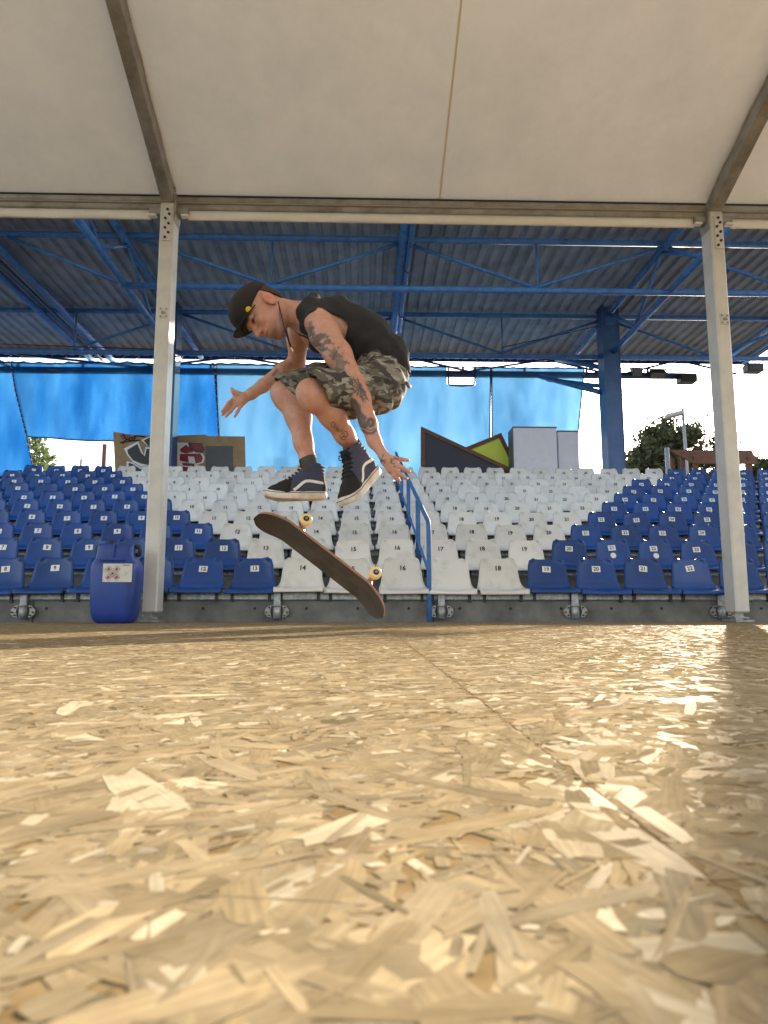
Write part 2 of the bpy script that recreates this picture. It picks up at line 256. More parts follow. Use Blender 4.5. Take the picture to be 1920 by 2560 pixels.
class MB:
    """collects boxes, tubes, lofts into one mesh"""
    def __init__(s): s.v, s.f, s.sm = [], [], []
    def add(s, V, Fc, smooth=False):
        n = len(s.v); s.v += [tuple(x) for x in V]; s.f += [tuple(i + n for i in f) for f in Fc]; s.sm += [smooth] * len(Fc); return s
    def box(s, c, d, rot=None, bev=0):
        x, y, z = (k / 2 for k in d)
        if bev:
            e = min(bev, x * .9, y * .9, z * .9); V = []
            for sx in (-1, 1):
                for sy in (-1, 1):
                    for sz in (-1, 1):
                        V += [(sx * (x - e), sy * (y - e), sz * z), (sx * (x - e), sy * y, sz * (z - e)), (sx * x, sy * (y - e), sz * (z - e))]
            bm = bmesh.new()
            for p in V: bm.verts.new(p)
            r = bmesh.ops.convex_hull(bm, input=bm.verts[:]); bm.verts.index_update()
            V = [v.co.copy() for v in bm.verts]; Fc = [[v.index for v in f.verts] for f in bm.faces]; bm.free()
        else:
            V = [Vector((i * x, j * y, k * z)) for i in (-1, 1) for j in (-1, 1) for k in (-1, 1)]
            Fc = [(0, 1, 3, 2), (4, 6, 7, 5), (0, 4, 5, 1), (2, 3, 7, 6), (0, 2, 6, 4), (1, 5, 7, 3)]
        V = [Vector(p) for p in V]
        if rot is not None: V = [rot @ p for p in V]
        return s.add([p + Vector(c) for p in V], Fc)
    def tube(s, a, b_, r, r2=None, n=10, caps=True):
        return s.path([a, b_], [r, r if r2 is None else r2], n, caps)
    def path(s, pts, rs, n=8, caps=True):
        pts = [Vector(p) for p in pts]; rs = rs if isinstance(rs, (list, tuple)) else [rs] * len(pts); V, Fc = [], []
        up = None
        for i, p in enumerate(pts):
            t = (pts[min(i + 1, len(pts) - 1)] - pts[max(i - 1, 0)]).normalized()
            if up is None: up = Vector((0, 0, 1)) if abs(t.z) < .9 else Vector((1, 0, 0))
            x = t.cross(up).normalized(); up = x.cross(t).normalized()
            for k in range(n):
                a = 2 * math.pi * k / n; V.append(p + (x * math.cos(a) + up * math.sin(a)) * rs[i])
        for i in range(len(pts) - 1):
            for k in range(n): Fc.append((i * n + k, i * n + (k + 1) % n, (i + 1) * n + (k + 1) % n, (i + 1) * n + k))
        s.add(V, Fc, True)
        if caps: s.add(V[:n], [tuple(range(n))[::-1]]); s.add(V[-n:], [tuple(range(n))])
        return s
    def lathe(s, c, d, prof_, n=22):
        d = Vector(d).normalized(); x = d.orthogonal().normalized(); y = d.cross(x); V, Fc = [], []; k = len(prof_)
        for (a, r) in prof_:
            for i in range(n): t = 2 * math.pi * i / n; V.append(Vector(c) + d * a + (x * math.cos(t) + y * math.sin(t)) * r)
        for j in range(k - 1):
            for i in range(n): Fc.append((j * n + i, j * n + (i + 1) % n, (j + 1) * n + (i + 1) % n, (j + 1) * n + i))
        Fc += [tuple(range(n))[::-1], tuple(range((k - 1) * n, k * n))]
        return s.add(V, Fc, True)
    def prism(s, pts, d0, d1, axis='y'):
        """2D outline (x,z) pushed along y from d0 to d1"""
        n = len(pts); V = [(x, d0, z) for x, z in pts] + [(x, d1, z) for x, z in pts]
        return s.add(V, [tuple(range(n)), tuple(range(2 * n - 1, n - 1, -1))] + [(i, i + n, (i + 1) % n + n, (i + 1) % n) for i in range(n)])
    def mesh(s, name):
        me = bpy.data.meshes.new(name); me.from_pydata(s.v, [], s.f)
        me.polygons.foreach_set('use_smooth', s.sm); me.update()
        bm = bmesh.new(); bm.from_mesh(me); bmesh.ops.remove_doubles(bm, verts=bm.verts, dist=1e-5); bmesh.ops.recalc_face_normals(bm, faces=bm.faces); bm.to_mesh(me); bm.free()
        return me
    def build(s, name, m, parent=None, loc=None):
        """vertices in world metres; the object keeps its origin at its parent's base (or at loc)"""
        org = parent_world(parent) if loc is None else Vector(loc)
        s.v = [tuple(Vector(p) - org) for p in s.v]
        o = bpy.data.objects.new(name, s.mesh(name)); link(o, parent, m)
        if loc is not None: o.location = org - parent_world(parent)
        return o
def parent_world(p):
    w = Vector((0, 0, 0))
    while p is not None: w = w + p.location; p = p.parent
    return w
def disc_pts(r, n): return [(r * math.cos(2 * math.pi * k / n), r * math.sin(2 * math.pi * k / n)) for k in range(n)]
def text_mesh(txt, size, name='number'):
    c = bpy.data.curves.new(name, 'FONT'); c.body = txt; c.size = size; c.align_x = 'CENTER'; c.align_y = 'CENTER'; c.resolution_u = 2; c.offset = .0016
    o = bpy.data.objects.new(name, c); COL.objects.link(o); bpy.context.view_layer.update()
    me = bpy.data.meshes.new_from_object(o.evaluated_get(bpy.context.evaluated_depsgraph_get())); me.name = name
    bpy.data.objects.remove(o); return me

# ------------------------------------------------------------------ ground and stage floor
g = MB().box((0, 600, -.75), (4000, 4000, .2)).build('ground', 'ground'); tag(g, kind='structure')
stage = MB().box((0, -1.9, -.24), (26, 16.1, .38)).build('stage_floor', 'ply'); tag(stage, kind='structure')
X0, BW, BL, GAP, YEND = .13, 1.25, 2.5, .0006, 6.2
boards = []
for k in range(-5, 5):
    off = [0, 1.25][k % 2]; y1 = YEND
    edges = [YEND]; y = 4.63 + (off if off else 0)
    y = YEND - 1.57 - (0 if off else 1.25)
    while y > -6: edges.append(y); y -= BL
    for a, c in zip(edges[:-1], edges[1:]): boards.append((X0 + k * BW, X0 + (k + 1) * BW, c, a))
def strand_set(bx0, bx1, by0, by1):
    x0, x1, y0, y1 = bx0 + GAP / 2, bx1 - GAP / 2, by0 + GAP / 2, by1 - GAP / 2
    area = (x1 - x0) * (y1 - y0); out = []
    cxm, cym = (x0 + x1) / 2, (y0 + y1) / 2
    near = y0 < 2.6 and x1 > -2.6 and x0 < 2.6 and y1 > -.3
    vis = y1 > -.3 and abs(cxm) < .75 * max(y1, 0) + 1.6
    if not vis: return None
    dens = 11500 if near else 9000
    n = int(area * dens)
    cx = rng.uniform(x0, x1, n); cy = rng.uniform(y0, y1, n)
    far_ = np.hypot(cx, cy); keep = (rng.random(n) < np.clip(1.25 / (1 + (far_ / 1.5) ** 2), .22, 1)) & (cy > -.12) & (np.abs(cx) < .8 * np.maximum(cy, 0) + 1.0)
    cx, cy = cx[keep], cy[keep]; n = len(cx)
    if n < 3: return None
    big = rng.random(n) < .30
    ln = np.where(big, rng.gamma(5, .0125, n), rng.gamma(3.2, .0066, n)).clip(.006, .13); wd = np.where(big, rng.gamma(3.5, .0036, n), rng.gamma(3, .0019, n)).clip(.0016, .028)
    an = rng.normal(1.15, .75, n)
    exx = np.minimum((np.abs(np.cos(an)) * ln + np.abs(np.sin(an)) * wd) * .42, (x1 - x0) / 2); exy = np.minimum((np.abs(np.sin(an)) * ln + np.abs(np.cos(an)) * wd) * .42, (y1 - y0) / 2)
    cx = np.clip(cx, x0 + exx, x1 - exx); cy = np.clip(cy, y0 + exy, y1 - exy)
    order = rng.random(n)
    z0 = .0002 + .00035 * order
    tx_, ty_ = rng.normal(0, .008, n), rng.normal(0, .008, n)
    prof = np.array([(-1, -.75), (-.55, -1), (.5, -1), (1, -.7), (.93, .1), (1, .8), (.45, 1), (-.5, 1), (-.97, .75), (-.9, -.05)])
    k = len(prof)
    jl = rng.normal(0, .10, (n, k)); jw = rng.normal(0, .14, (n, k))
    lx = (prof[None, :, 0] + jl) * ln[:, None] / 2; ly = (prof[None, :, 1] + jw) * wd[:, None] / 2
    ca, sa = np.cos(an)[:, None], np.sin(an)[:, None]
    vx = np.clip(cx[:, None] + lx * ca - ly * sa, x0, x1); vy = np.clip(cy[:, None] + lx * sa + ly * ca, y0, y1)
    dx, dy = vx - cx[:, None], vy - cy[:, None]
    vz = np.clip(z0[:, None] + np.clip(dx * tx_[:, None] * .6 + dy * ty_[:, None] * .6, -.00012, .00012), .0001, .0008)
    pal = np.array([(.385, .315, .203), (.412, .340, .224), (.360, .292, .184), (.590, .522, .390), (.322, .255, .158), (.396, .333, .226)])
    c = pal[rng.choice(6, n, p=[.28, .20, .22, .12, .05, .13])] * rng.normal(1, .06, (n, 1)).clip(.8, 1.25)
    V = np.stack([vx, vy, vz], 2).reshape(-1, 3); Q = np.arange(n * k).reshape(n, k)
    uv = np.stack([lx + cx[:, None] * 3, ly + cy[:, None] * 3], 2).reshape(-1, 2)
    pale = c[:, 0] > .6; til = rng.normal(0, .06, (n, 3)); til[pale] += rng.normal(0, .04, (pale.sum(), 3)); til[:, 2] = 0
    gl = np.where(rng.random(n) < np.where(pale, .5, .22) + .3 * np.clip((cy - 1.6) / 2, 0, 1), rng.uniform(.004, .018, n), 0)
    return V, Q, np.repeat(np.concatenate([c, gl[:, None]], 1), k, 0), uv, np.repeat(til, k, 0)
for (a, c, e, f_) in boards:
    bo = MB().box(((a + c) / 2, (e + f_) / 2, -.012), (c - a - GAP, f_ - e - GAP, .024)).build('osb_board', 'osb', stage)
    st = strand_set(a, c, e, f_)
    if st is None: continue
    V, Q, cc, uv, til = st
    me = mesh_np('wood_strands', V, Q); me.materials.append(M['strand'])
    ca = me.color_attributes.new('wood', 'FLOAT_COLOR', 'POINT'); ca.data.foreach_set('color', cc.astype(np.float32).ravel())
    ta = me.attributes.new('tilt', 'FLOAT_VECTOR', 'POINT'); ta.data.foreach_set('vector', til.astype(np.float32).ravel())
    ul = me.uv_layers.new(name='UVMap'); ul.data.foreach_set('uv', uv.astype(np.float32).ravel())
    so = bpy.data.objects.new('wood_strands', me); link(so, bo); so['kind'] = 'stuff'

# ------------------------------------------------------------------ concrete stand, rails, clamps
ROW_Y, ROW_DY, ROW_Z, ROW_DZ, SEAT_P, X16 = 6.564, .797, .268, .257, .45, .341
stand = empty('grandstand', (0, 6.38, -.6), 'stepped grey concrete grandstand carrying ten rows of blue and white seats', 'grandstand')
YF = 6.40
for i in range(10):
    y0 = YF + ROW_DY * i; zt = .185 + ROW_DZ * i; y1 = y0 + ROW_DY if i < 9 else y0 + 2.2
    zb = -.65
    xs = [-15, -9.6, -5.2, -2.9, .62, 4.15, 7.65, 11, 16] if i == 0 else [-16, 16]
    for xa, xb in zip(xs[:-1], xs[1:]):
        q = MB().box(((xa + xb) / 2, (y0 + y1 + .004) / 2, (zb + zt) / 2), (xb - xa - (.006 if i == 0 else 0), y1 - y0 + .004, zt - zb), bev=.008).build('concrete_step', 'concrete', stand)
    rl = MB().box((0, y0 + .022, zt + .045), (31, .05, .075), bev=.006).build('seat_rail', 'galv', stand)
# drain holes along the front wall and pipe clamps on it
hole = None
for k in range(-12, 14):
    x = X16 + .06 + k * .455
    q = MB().tube((x, YF - .006, .118), (x, YF + .02, .118), .013, n=10).build('drain_hole', 'ink', stand)
def clamp(px):
    x = P(px, 1525, YF - .03).x; y = YF - .03
    c = empty('pipe_clamp', (x, y, .03), None, None); c.parent = stand; c.location = Vector((x, y, .03)) - stand.location
    b_ = MB(); b_.box((x, y - .012, .205), (.062, .03, .12), bev=.004); b_.build('bracket_plate', 'galv', c)
    d_ = MB(); d_.tube((x, y - .012, .030), (x, y - .012, .140), .036, n=16); d_.tube((x, y - .012, .135), (x, y - .012, .15), .042, n=16); d_.build('clamp_sleeve', 'galv', c)
    for s in (-1, 1):
        w = MB(); w.prism([(x + s * .045, .145), (x + s * .075, .14), (x + s * .105, .105), (x + s * .105, .075), (x + s * .08, .045), (x + s * .045, .04), (x + s * .06, .09)], y - .022, y - .012)
        w.build('clamp_ear', 'steel', c)
        for zz in (.125, .085, .058):
            MB().tube((x + s * (.066 if zz != .085 else .09), y - .04, zz), (x + s * (.066 if zz != .085 else .09), y - .028, zz), .008, n=6).build('bolt', 'black_steel', c)
for px in (693, 1103, 1437, 1802, 60): clamp(px)

# ------------------------------------------------------------------ seats: one shell mesh, copied
PROF = [(.052, .309), (.048, .296), (.036, .25), (.021, .19), (.003, .125), (-.018, .075), (-.05, .038), (-.10, .019), (-.18, .012), (-.255, .010), (-.288, .004), (-.299, -.008), (-.302, -.022)]
WID = [.118, .152, .168, .176, .184, .194, .206, .215, .219, .219, .218, .217, .216]
def seat_shell():
    nu = 14; pts = []
    for j, ((y, z), w) in enumerate(zip(PROF, WID)):
        row = []
        for i in range(nu + 1):
            u = -1 + 2 * i / nu; x = w * u; t = abs(u) ** 2.6
            back = max(0, min(1, (z - .03) / .12)); pan = 1 - back
            yy = y - .030 * t * back; zz = z + (.018 * t * pan if j < 11 else .0)
            if j == 0: zz -= .006 * t
            row.append(Vector((x, yy, zz)))
        pts.append(row)
    nv = len(pts); V, Fc = [], []
    N = [[None] * (nu + 1) for _ in range(nv)]
    for j in range(nv):
        for i in range(nu + 1):
            a = pts[min(j + 1, nv - 1)][i] - pts[max(j - 1, 0)][i]; c = pts[j][min(i + 1, nu)] - pts[j][max(i - 1, 0)]
            N[j][i] = a.cross(c).normalized()
    idx = lambda s, j, i: s * nv * (nu + 1) + j * (nu + 1) + i
    for s in (0, 1):
        for j in range(nv):
            for i in range(nu + 1):
                edge = min(i, nu - i, j, nv - 1 - j); V.append(pts[j][i] - N[j][i] * (.0 if s == 0 else (.016 if edge == 0 else .009)))
    for j in range(nv - 1):
        for i in range(nu):
            Fc.append((idx(0, j, i), idx(0, j + 1, i), idx(0, j + 1, i + 1), idx(0, j, i + 1)))
            Fc.append((idx(1, j, i), idx(1, j, i + 1), idx(1, j + 1, i + 1), idx(1, j + 1, i)))
    for j in range(nv - 1):
        for i in (0, nu): Fc.append((idx(0, j, i), idx(0, j + 1, i), idx(1, j + 1, i), idx(1, j, i)))
    for i in range(nu):
        for j in (0, nv - 1): Fc.append((idx(0, j, i), idx(0, j, i + 1), idx(1, j, i + 1), idx(1, j, i)))
    return MB().add(V, Fc, True).mesh('shell')
shell_b = seat_shell(); shell_w = shell_b.copy(); shell_b.materials.append(M['seat_blue']); shell_w.materials.append(M['seat_white'])
bm_ = MB(); bm_.box((0, -.168, -.045), (.026, .03, .09)); bm_.box((0, -.10, -.002), (.026, .16, .012)); bracket_me = bm_.mesh('bracket'); bracket_me.materials.append(M['black_steel'])
plate_me = MB().box((0, 0, 0), (.078, .002, .058), bev=.0008).mesh('number_plate'); plate_me.materials.append(M['white_plate'])
TILT = math.atan2(.036 - .003, .25 - .125)
num_me = {}
def number_mesh(n):
    if n not in num_me:
        me = text_mesh(str(n), .062); me.materials.append(M['ink']); num_me[n] = me
    return num_me[n]
disc_me = MB().prism(disc_pts(.03, 18), -.001, .001).mesh('round_sticker'); disc_me.materials.append(M['white_plate'])
ORD = ['front', 'second', 'third', 'fourth', 'fifth', 'sixth', 'seventh', 'eighth', 'ninth', 'top']
_w = 'zero one two three four five six seven eight nine ten eleven twelve thirteen fourteen fifteen sixteen seventeen eighteen nineteen twenty'.split()
NUMW = _w + ['twenty-' + k for k in _w[1:10]] + ['thirty'] + ['thirty-' + k for k in _w[1:10]]
def make_seat(i, n):
    r = i + 1; white = (15 - r) <= n <= (17 + r if r <= 8 else 18 + r)
    x = X16 + (n - 16) * SEAT_P
    yaw = random.gauss(0, .018)
    row = ORD[i] + ' row'
    side = f"{NUMW[17 - n]} left of" if n <= 16 else f"{NUMW[n - 16]} right of"
    lab = f"{'white' if white else 'blue'} plastic seat showing {NUMW[n]}, {row}, place {side} the blue handrail"
    nolabel = (i == 0 and n == 17) or (i == 1 and n == 10) or (i, n) in ((6, 4), (6, 23), (6, 19), (6, 20))
    if nolabel: lab = f"{'white' if white else 'blue'} plastic seat without readable number, {row}, place {side} the blue handrail"
    e = empty('stadium_seat', (x + random.gauss(0, .006), ROW_Y + ROW_DY * i + random.gauss(0, .004), ROW_Z + ROW_DZ * i + random.gauss(0, .003)), lab, 'seat', 'seats in rows on the grandstand')
    e.rotation_euler = (random.gauss(0, .02), random.gauss(0, .008), yaw)
    o = bpy.data.objects.new('seat_shell', shell_w if white else shell_b); link(o, e)
    for s in (-1, 1):
        k = bpy.data.objects.new('bracket', bracket_me); link(k, e); k.location = (s * .165, 0, -.002)
    tilt = Matrix.Rotation(-TILT, 4, 'X')
    lx, lz = random.gauss(0, .006), .214 + random.gauss(0, .003)
    ly = .003 + (lz - .125) * (.033 / .125) - .0045; roll = random.gauss(0, .05)
    if not nolabel:
        par = e
        if not white:
            k = bpy.data.objects.new('number_plate', plate_me); link(k, e); k.location = (lx, ly, lz); k.rotation_euler = (-TILT, roll, 0); par = k
        t = bpy.data.objects.new('number', number_mesh(n)); link(t, par)
        if par is k and not white: t.location = (0, -.0018, 0); t.rotation_euler = (math.pi / 2, 0, 0); t.scale = (.82, .82, 1)
        else: t.location = (lx, ly, lz); t.rotation_euler = (math.pi / 2 - TILT, roll, 0)
    if (i, n) in ((1, 21), (1, 22)):
        k = bpy.data.objects.new('round_sticker', disc_me); link(k, e); k.location = (random.uniform(-.01, .05), .003 + (.14 - .125) * .264 - .0045, .14); k.rotation_euler = (-TILT, 0, 0)
    return e
for i in range(10):
    Y = ROW_Y + ROW_DY * i
    n0 = max(1, math.floor(16 + ((-960 / F_PX) * Y * 1.02 + .03 * Y - X16) / SEAT_P) )
    n1 = math.ceil(16 + ((960 / F_PX) * Y * 1.02 + .03 * Y - X16) / SEAT_P)
    for n in range(n0, n1 + 1): make_seat(i, n)

# ------------------------------------------------------------------ blue handrail up the aisle
hx = .575
hr = empty('handrail', (hx, 6.3, 0), 'blue painted tube handrail climbing between the seat columns in the middle', 'handrail')
sl = ROW_DZ / ROW_DY; yh = 6.30
MB().path([(hx, yh, -.3), (hx, yh, .80), (hx, yh + .015, .85), (hx, yh + .05, .875 + .02), (hx, yh + 6.4, .88 + 6.4 * sl)], .021, n=12).build('top_rail', 'blue_paint', hr)
MB().tube((hx, yh, .43), (hx, yh + 6.4, .43 + 6.4 * sl), .015, n=10).build('lower_rail', 'blue_paint', hr)
for k in range(1, 5):
    y = yh + 1.6 * k - .35; z = sl * (y - yh)
    MB().box((hx, y, z + .87 / 2 + .0), (.05, .012, .87)).build('post', 'blue_paint', hr)

# ------------------------------------------------------------------ marquee tent over the stage
PL, PR, PY = -1.77, 3.205, 6.0
EZ = 3.708
tent = empty('marquee_tent', (0, 6, 0), 'large white marquee tent with aluminium frame spanning the wooden stage', 'tent')
SLOPE = math.tan(R(22.0)); RY = 0.4
def post(x):
    p = MB(); p.box((x, PY + .09, .082 + 1.83), (.122, .19, 3.66), bev=.012); po = p.build('post', 'alu_white', tent)
    for zz, w in ((3.51, .012),):
        g_ = MB().box((x + .008 * (1 if x < 0 else 1), PY - .009, 3.51), (.07, .010, .32), bev=.002).build('splice_plate', 'alu_white', po)
        for k, (dx, dz) in enumerate([(.0, .135), (.016, .09), (-.016, .05), (.014, .0), (-.016, -.04), (.014, -.085), (-.014, -.13)]):
            MB().tube((x + .008 + dx, PY - .024, 3.51 + dz), (x + .008 + dx, PY - .012, 3.51 + dz), .0125, n=6).build('bolt', 'black_steel', po)
    g_ = MB().box((x + .01, PY - .007, 2.68), (.075, .009, .10), bev=.002).build('bracket_plate', 'alu_white', po)
    for dx in (-.024, .024):
        for dz in (-.033, .033): MB().tube((x + .01 + dx, PY - .022, 2.68 + dz), (x + .01 + dx, PY - .010, 2.68 + dz), .009, n=6).build('bolt', 'steel', po)
    MB().box((x + .01, PY - .02, 2.68), (.03, .016, .018)).build('hook', 'alu', po)
    fo = MB(); fo.box((x, PY + .09, .012), (.16, .24, .022), bev=.004); fo.box((x - .02, PY + .06, .05), (.07, .07, .06)); fo.tube((x - .07, PY + .05, .055), (x + .06, PY + .02, .03), .012, n=8); fo.build('foot', 'steel', po)
    # rafter from the post head to the ridge and down the other side
    top = Vector((x, PY + .03, EZ + .10)); rid = Vector((x, RY, EZ + .10 + (PY - RY) * SLOPE)); far = Vector((x, 2 * RY - PY, EZ + .10))
    for a, c in ((top, rid), (rid, far)):
        d = c - a; rot = d.to_track_quat('Y', 'Z').to_matrix()
        q = MB().box((a + c) / 2, (.105, d.length, .20), rot, bev=.006); ra = q.build('rafter', 'alu', tent)
        for s in (-1, 1): MB().box((a + c) / 2 + rot @ Vector((s * .058, 0, .06)), (.014, d.length, .03), rot).build('keder_rail', 'alu', ra)
    hd = MB(); hd.box((x, PY - .012, EZ + .045), (.125, .03, .075), bev=.004); hd.tube((x - .025, PY - .032, EZ + .05), (x - .025, PY - .02, EZ + .05), .014, n=8); hd.tube((x + .03, PY - .032, EZ + .05), (x + .03, PY - .02, EZ + .05), .014, n=8)
    hd.build('rafter_head', 'alu', tent)
    MB().prism([(x + .062 if x < 1 else x - .062, EZ + .1), (x + .075 if x < 1 else x - .075, EZ + .1), (x + .075 if x < 1 else x - .075, EZ - .10), (x + .062 if x < 1 else x - .062, EZ - .16)], PY - .0, PY + .17).build('gusset', 'alu', tent)
    for s in (-1, 1):
        MB().box((x + s * .12, PY + .09, EZ - .045), (.11, .10, .06), bev=.005).build('beam_shoe', 'alu', tent)
        MB().box((x + s * .145, PY + .06, EZ - .085), (.07, .06, .02), bev=.005).build('strap_end', 'valance', tent)
    if False: pass
    fp = MB(); fp.box((x, 2 * RY - PY, 1.9), (.122, .19, 3.6), bev=.012); fp.build('post', 'alu_white', tent)
for x in (PL - 5, PL, PR, PR + 5): post(x)
xs_ = [PL - 5, PL, PR, PR + 5]
for a, c in zip(xs_[:-1], xs_[1:]):
    a2, c2 = a + .068, c - .068; xm, ln = (a2 + c2) / 2, c2 - a2
    MB().box((xm, PY + .10, EZ + .0725), (ln, .12, .050), bev=.006).build('eave_beam', 'alu', tent)
    MB().box((xm, PY + .11, EZ + .015), (ln, .09, .055), bev=.01).build('keder_track', 'alu', tent)
    MB().box((xm, PY + .075, EZ + .0475), (ln, .05, .008)).build('eave_lip', 'alu_white', tent)
    MB().box((xm, PY + .055, EZ + .1005), (ln, .06, .005)).build('shadow_gap_strip', 'grey_board', tent)  # dark grey strip standing in for the shadow line between beam and membrane
    # hanging valance: cloth strip with a soft lower roll
    V, Fc = [], []; nx = 60
    for i in range(nx + 1):
        x = a2 + (.10 if 1 else 0) + (ln - .2) * i / nx; s_ = .006 * math.sin(i * .55) + .004 * math.sin(i * 1.7 + a)
        for (dy, dz) in ((.085, -.012), (.08 + s_, -.05), (.078 + s_ * 1.2, -.095 + .4 * s_), (.095, -.105), (.105, -.05), (.10, -.012)): V.append((x, PY + dy, EZ + dz))
    for i in range(nx):
        for k in range(6): Fc.append((i * 6 + k, (i + 1) * 6 + k, (i + 1) * 6 + (k + 1) % 6, i * 6 + (k + 1) % 6))
    MB().add(V, Fc, True).build('valance', 'valance', tent)
    # membrane on both slopes, slightly slack and creased towards the corners
    for side in (1, -1):
        V, Fc = [], []; nu, nv = 70, 60
        for j in range(nv + 1):
            t = j / nv; y = PY + .1 - (PY + .1 - RY) * t; y = y if side == 1 else 2 * RY - y
            for i in range(nu + 1):
                u = i / nu; x = a2 - .05 + (ln + .1) * u
                z = EZ + .108 + (PY + .1 - RY) * t * SLOPE
                ed = min(u, 1 - u); e2 = min(t, 1 - t)
                z += -.05 * math.sin(math.pi * u) * math.sin(math.pi * t)
                z += .010 * math.exp(-ed * 14) * math.sin(t * 70 + u * 80) + .008 * math.exp(-e2 * 10) * math.sin(u * 75 + t * 30) + .006 * math.sin(u * 19 + 2 * math.sin(t * 5)) * math.sin(math.pi * t)
                if abs(u - .492) < .008: z -= .004
                V.append((x, y, z))
        for j in range(nv):
            for i in range(nu):
                k = j * (nu + 1) + i; Fc.append((k, k + 1, k + nu + 2, k + nu + 1))
        mo = MB().add(V, Fc, True).build('roof_membrane', 'membrane', tent)
        if side == 1:
            xs = a2 + ln * .492; y0, y1 = PY + .08, RY
            pts = []
            sv = MB()
            for j in range(40):
                t = (j + .5) / 40; t2 = (j + 1.5) / 40
                for tt in (t,): pass
            V, Fc = [], []
            for j in range(41):
                t = j / 40; y = PY + .1 - (PY + .1 - RY) * t; z = EZ + .108 + (PY + .1 - RY) * t * SLOPE - .05 * math.sin(math.pi * .492) * math.sin(math.pi * t) - .008
                V += [(xs - .009, y, z), (xs + .009, y, z)]
            for j in range(40): Fc.append((2 * j, 2 * j + 1, 2 * j + 3, 2 * j + 2))
            MB().add(V, Fc, True).build('seam_tape', M['seam'] if 'seam' in M else M.setdefault('seam', mat('seam_tape', (.82, .745, .60), .6, noise=.2, nscale=5)), mo)

# ------------------------------------------------------------------ grandstand roof: columns, trusses, corrugated sheets
roof = empty('grandstand_roof', (.66, 14.6, 2.5), 'steel grandstand roof of grey corrugated sheets on blue tubular trusses and columns', 'roof')
ZT, ZB, YT1, YT2 = 6.47, 5.57, 11.6, 14.75
XL, XR = -15.2, 10.05
per = .235; nper = 5
prof = [(0, 0), (.105, 0), (.135, .05), (.205, .05)]
V, Fc = [], []
pr = []
for k in range(nper): pr += [(k * per + a, c) for a, c in prof]
pr.append((nper * per, 0))
for (x, z) in pr: V += [(x, 0, z), (x, 9.3, z), (x, 0, z + .004), (x, 9.3, z + .004)]
for k in range(len(pr) - 1):
    a = 4 * k; Fc += [(a, a + 4, a + 5, a + 1), (a + 2, a + 3, a + 7, a + 6), (a, a + 2, a + 6, a + 4), (a + 1, a + 5, a + 7, a + 3)]
sheet_me = MB().add(V, Fc).mesh('roof_sheet'); sheet_me.materials.append(M['deck'])
x = XR - nper * per; k = 0
while x > XL:
    o = bpy.data.objects.new('roof_sheet', sheet_me); link(o, roof); o.location = Vector((x, 8.4, ZT + .075 + .006 * (k % 2))) - roof.location; x -= nper * per - .004; k += 1
def tb(name, a, c, r_, m='blue_paint', n=12): return MB().tube(a, c, r_, n=n).build(name, m, roof)
for Y in (YT1, YT2):
    tb('top_chord', (XL, Y, ZT), (XR, Y, ZT), .055)
tb('bottom_chord', (-4.15, YT1, ZB), (XR, YT1, ZB), .055)
tb('bottom_chord', (XL, YT2 + .05, ZB), (XR, YT2 + .05, ZB), .055)
tb('purlin', (XL, 17.3, ZT + .005), (XR, 17.3, ZT + .005), .05)
MB().box(((XL + XR) / 2, 17.72, ZT + .12), (XR - XL, .05, .2)).build('fascia', 'dark_fascia', roof)
PN = 2.29; XC = .66
for Y in (YT1, YT2):
    rr = .034 if Y == YT1 else .028
    for k in range(-3, 5):
        xa = XC + PN * k
        xb = xa + PN
        if xb > XR + .5: continue
        if Y == YT1 and xa < -4.3: continue
        up = (k % 2 == 0)
        a = Vector((xa, Y, ZT - .05 if up else ZB + .05)); c = Vector((xb, Y, ZB + .05 if up else ZT - .05))
        tb('web_diagonal', a, c, rr, n=8)
    for k in range(-3, 5, 2):
        xa = XC + PN * k + .03
        if XL < xa < XR and not (Y == YT1 and xa < -4.3): tb('web_vertical', (xa, Y, ZB), (xa, Y, ZT), .018, n=6)
tb('web_diagonal', (-6.1, YT1, ZT - .04), (-4.2, YT1, ZB + .06), .034, n=8)
tb('tie_rod', (XL, YT2 - .1, ZB + .3), (-4.3, YT2, ZB + .05), .01, 'pipe_dark', 6)
tb('tie_rod', (XC + PN * 2, YT2 - .06, ZT - .2), (XC + PN, YT2 - .06, ZB + .15), .01, 'pipe_dark', 6)
# columns and cantilever frames over them
for cx in (-4.12, 5.25):
    c_ = MB(); c_.box((cx - .17, 14.6, 4.35), (.022, .40, 4.55)); c_.box((cx + .17, 14.6, 4.35), (.022, .40, 4.55)); c_.box((cx, 14.42, 4.35), (.32, .022, 4.55))
    col_ = c_.build('column', 'column_paint', roof)
    pl_ = MB().box((cx, 14.40, 6.25), (.24, .014, .22)).build('column_plate', 'blue_paint', roof)
    for dx in (-.08, .08):
        for dz in (-.07, .07): MB().tube((cx + dx, 14.385, 6.25 + dz), (cx + dx, 14.394, 6.25 + dz), .014, n=6).build('bolt', 'pipe_dark', roof)
    s = 1 if cx > 0 else -1
    tb('rafter_chord', (cx, 8.6, 6.42), (cx, 17.4, 6.42), .065); tb('rafter_chord', (cx + .04, 8.6, 5.62), (cx + .04, 14.45, 5.56), .06)
    for (ya, yb) in ((9.2, 10.4), (11.75, 10.4), (11.75, 13.2), (14.4, 13.2)):
        tb('rafter_web', (cx, ya, 6.38), (cx + .04, yb, 5.62), .036, n=8)
    tb('column_brace', (cx - .2, 14.7, 4.75), (cx - 1.0, 17.2, 5.98), .06, n=10); tb('column_brace', (cx + .1, 14.8, 5.3), (cx - .45, 17.2, 6.4), .06, n=10)
    if cx > 0: tb('column_brace', (cx + .3, 14.9, 4.9), (cx - .8, 16.6, 5.65), .05, n=10)
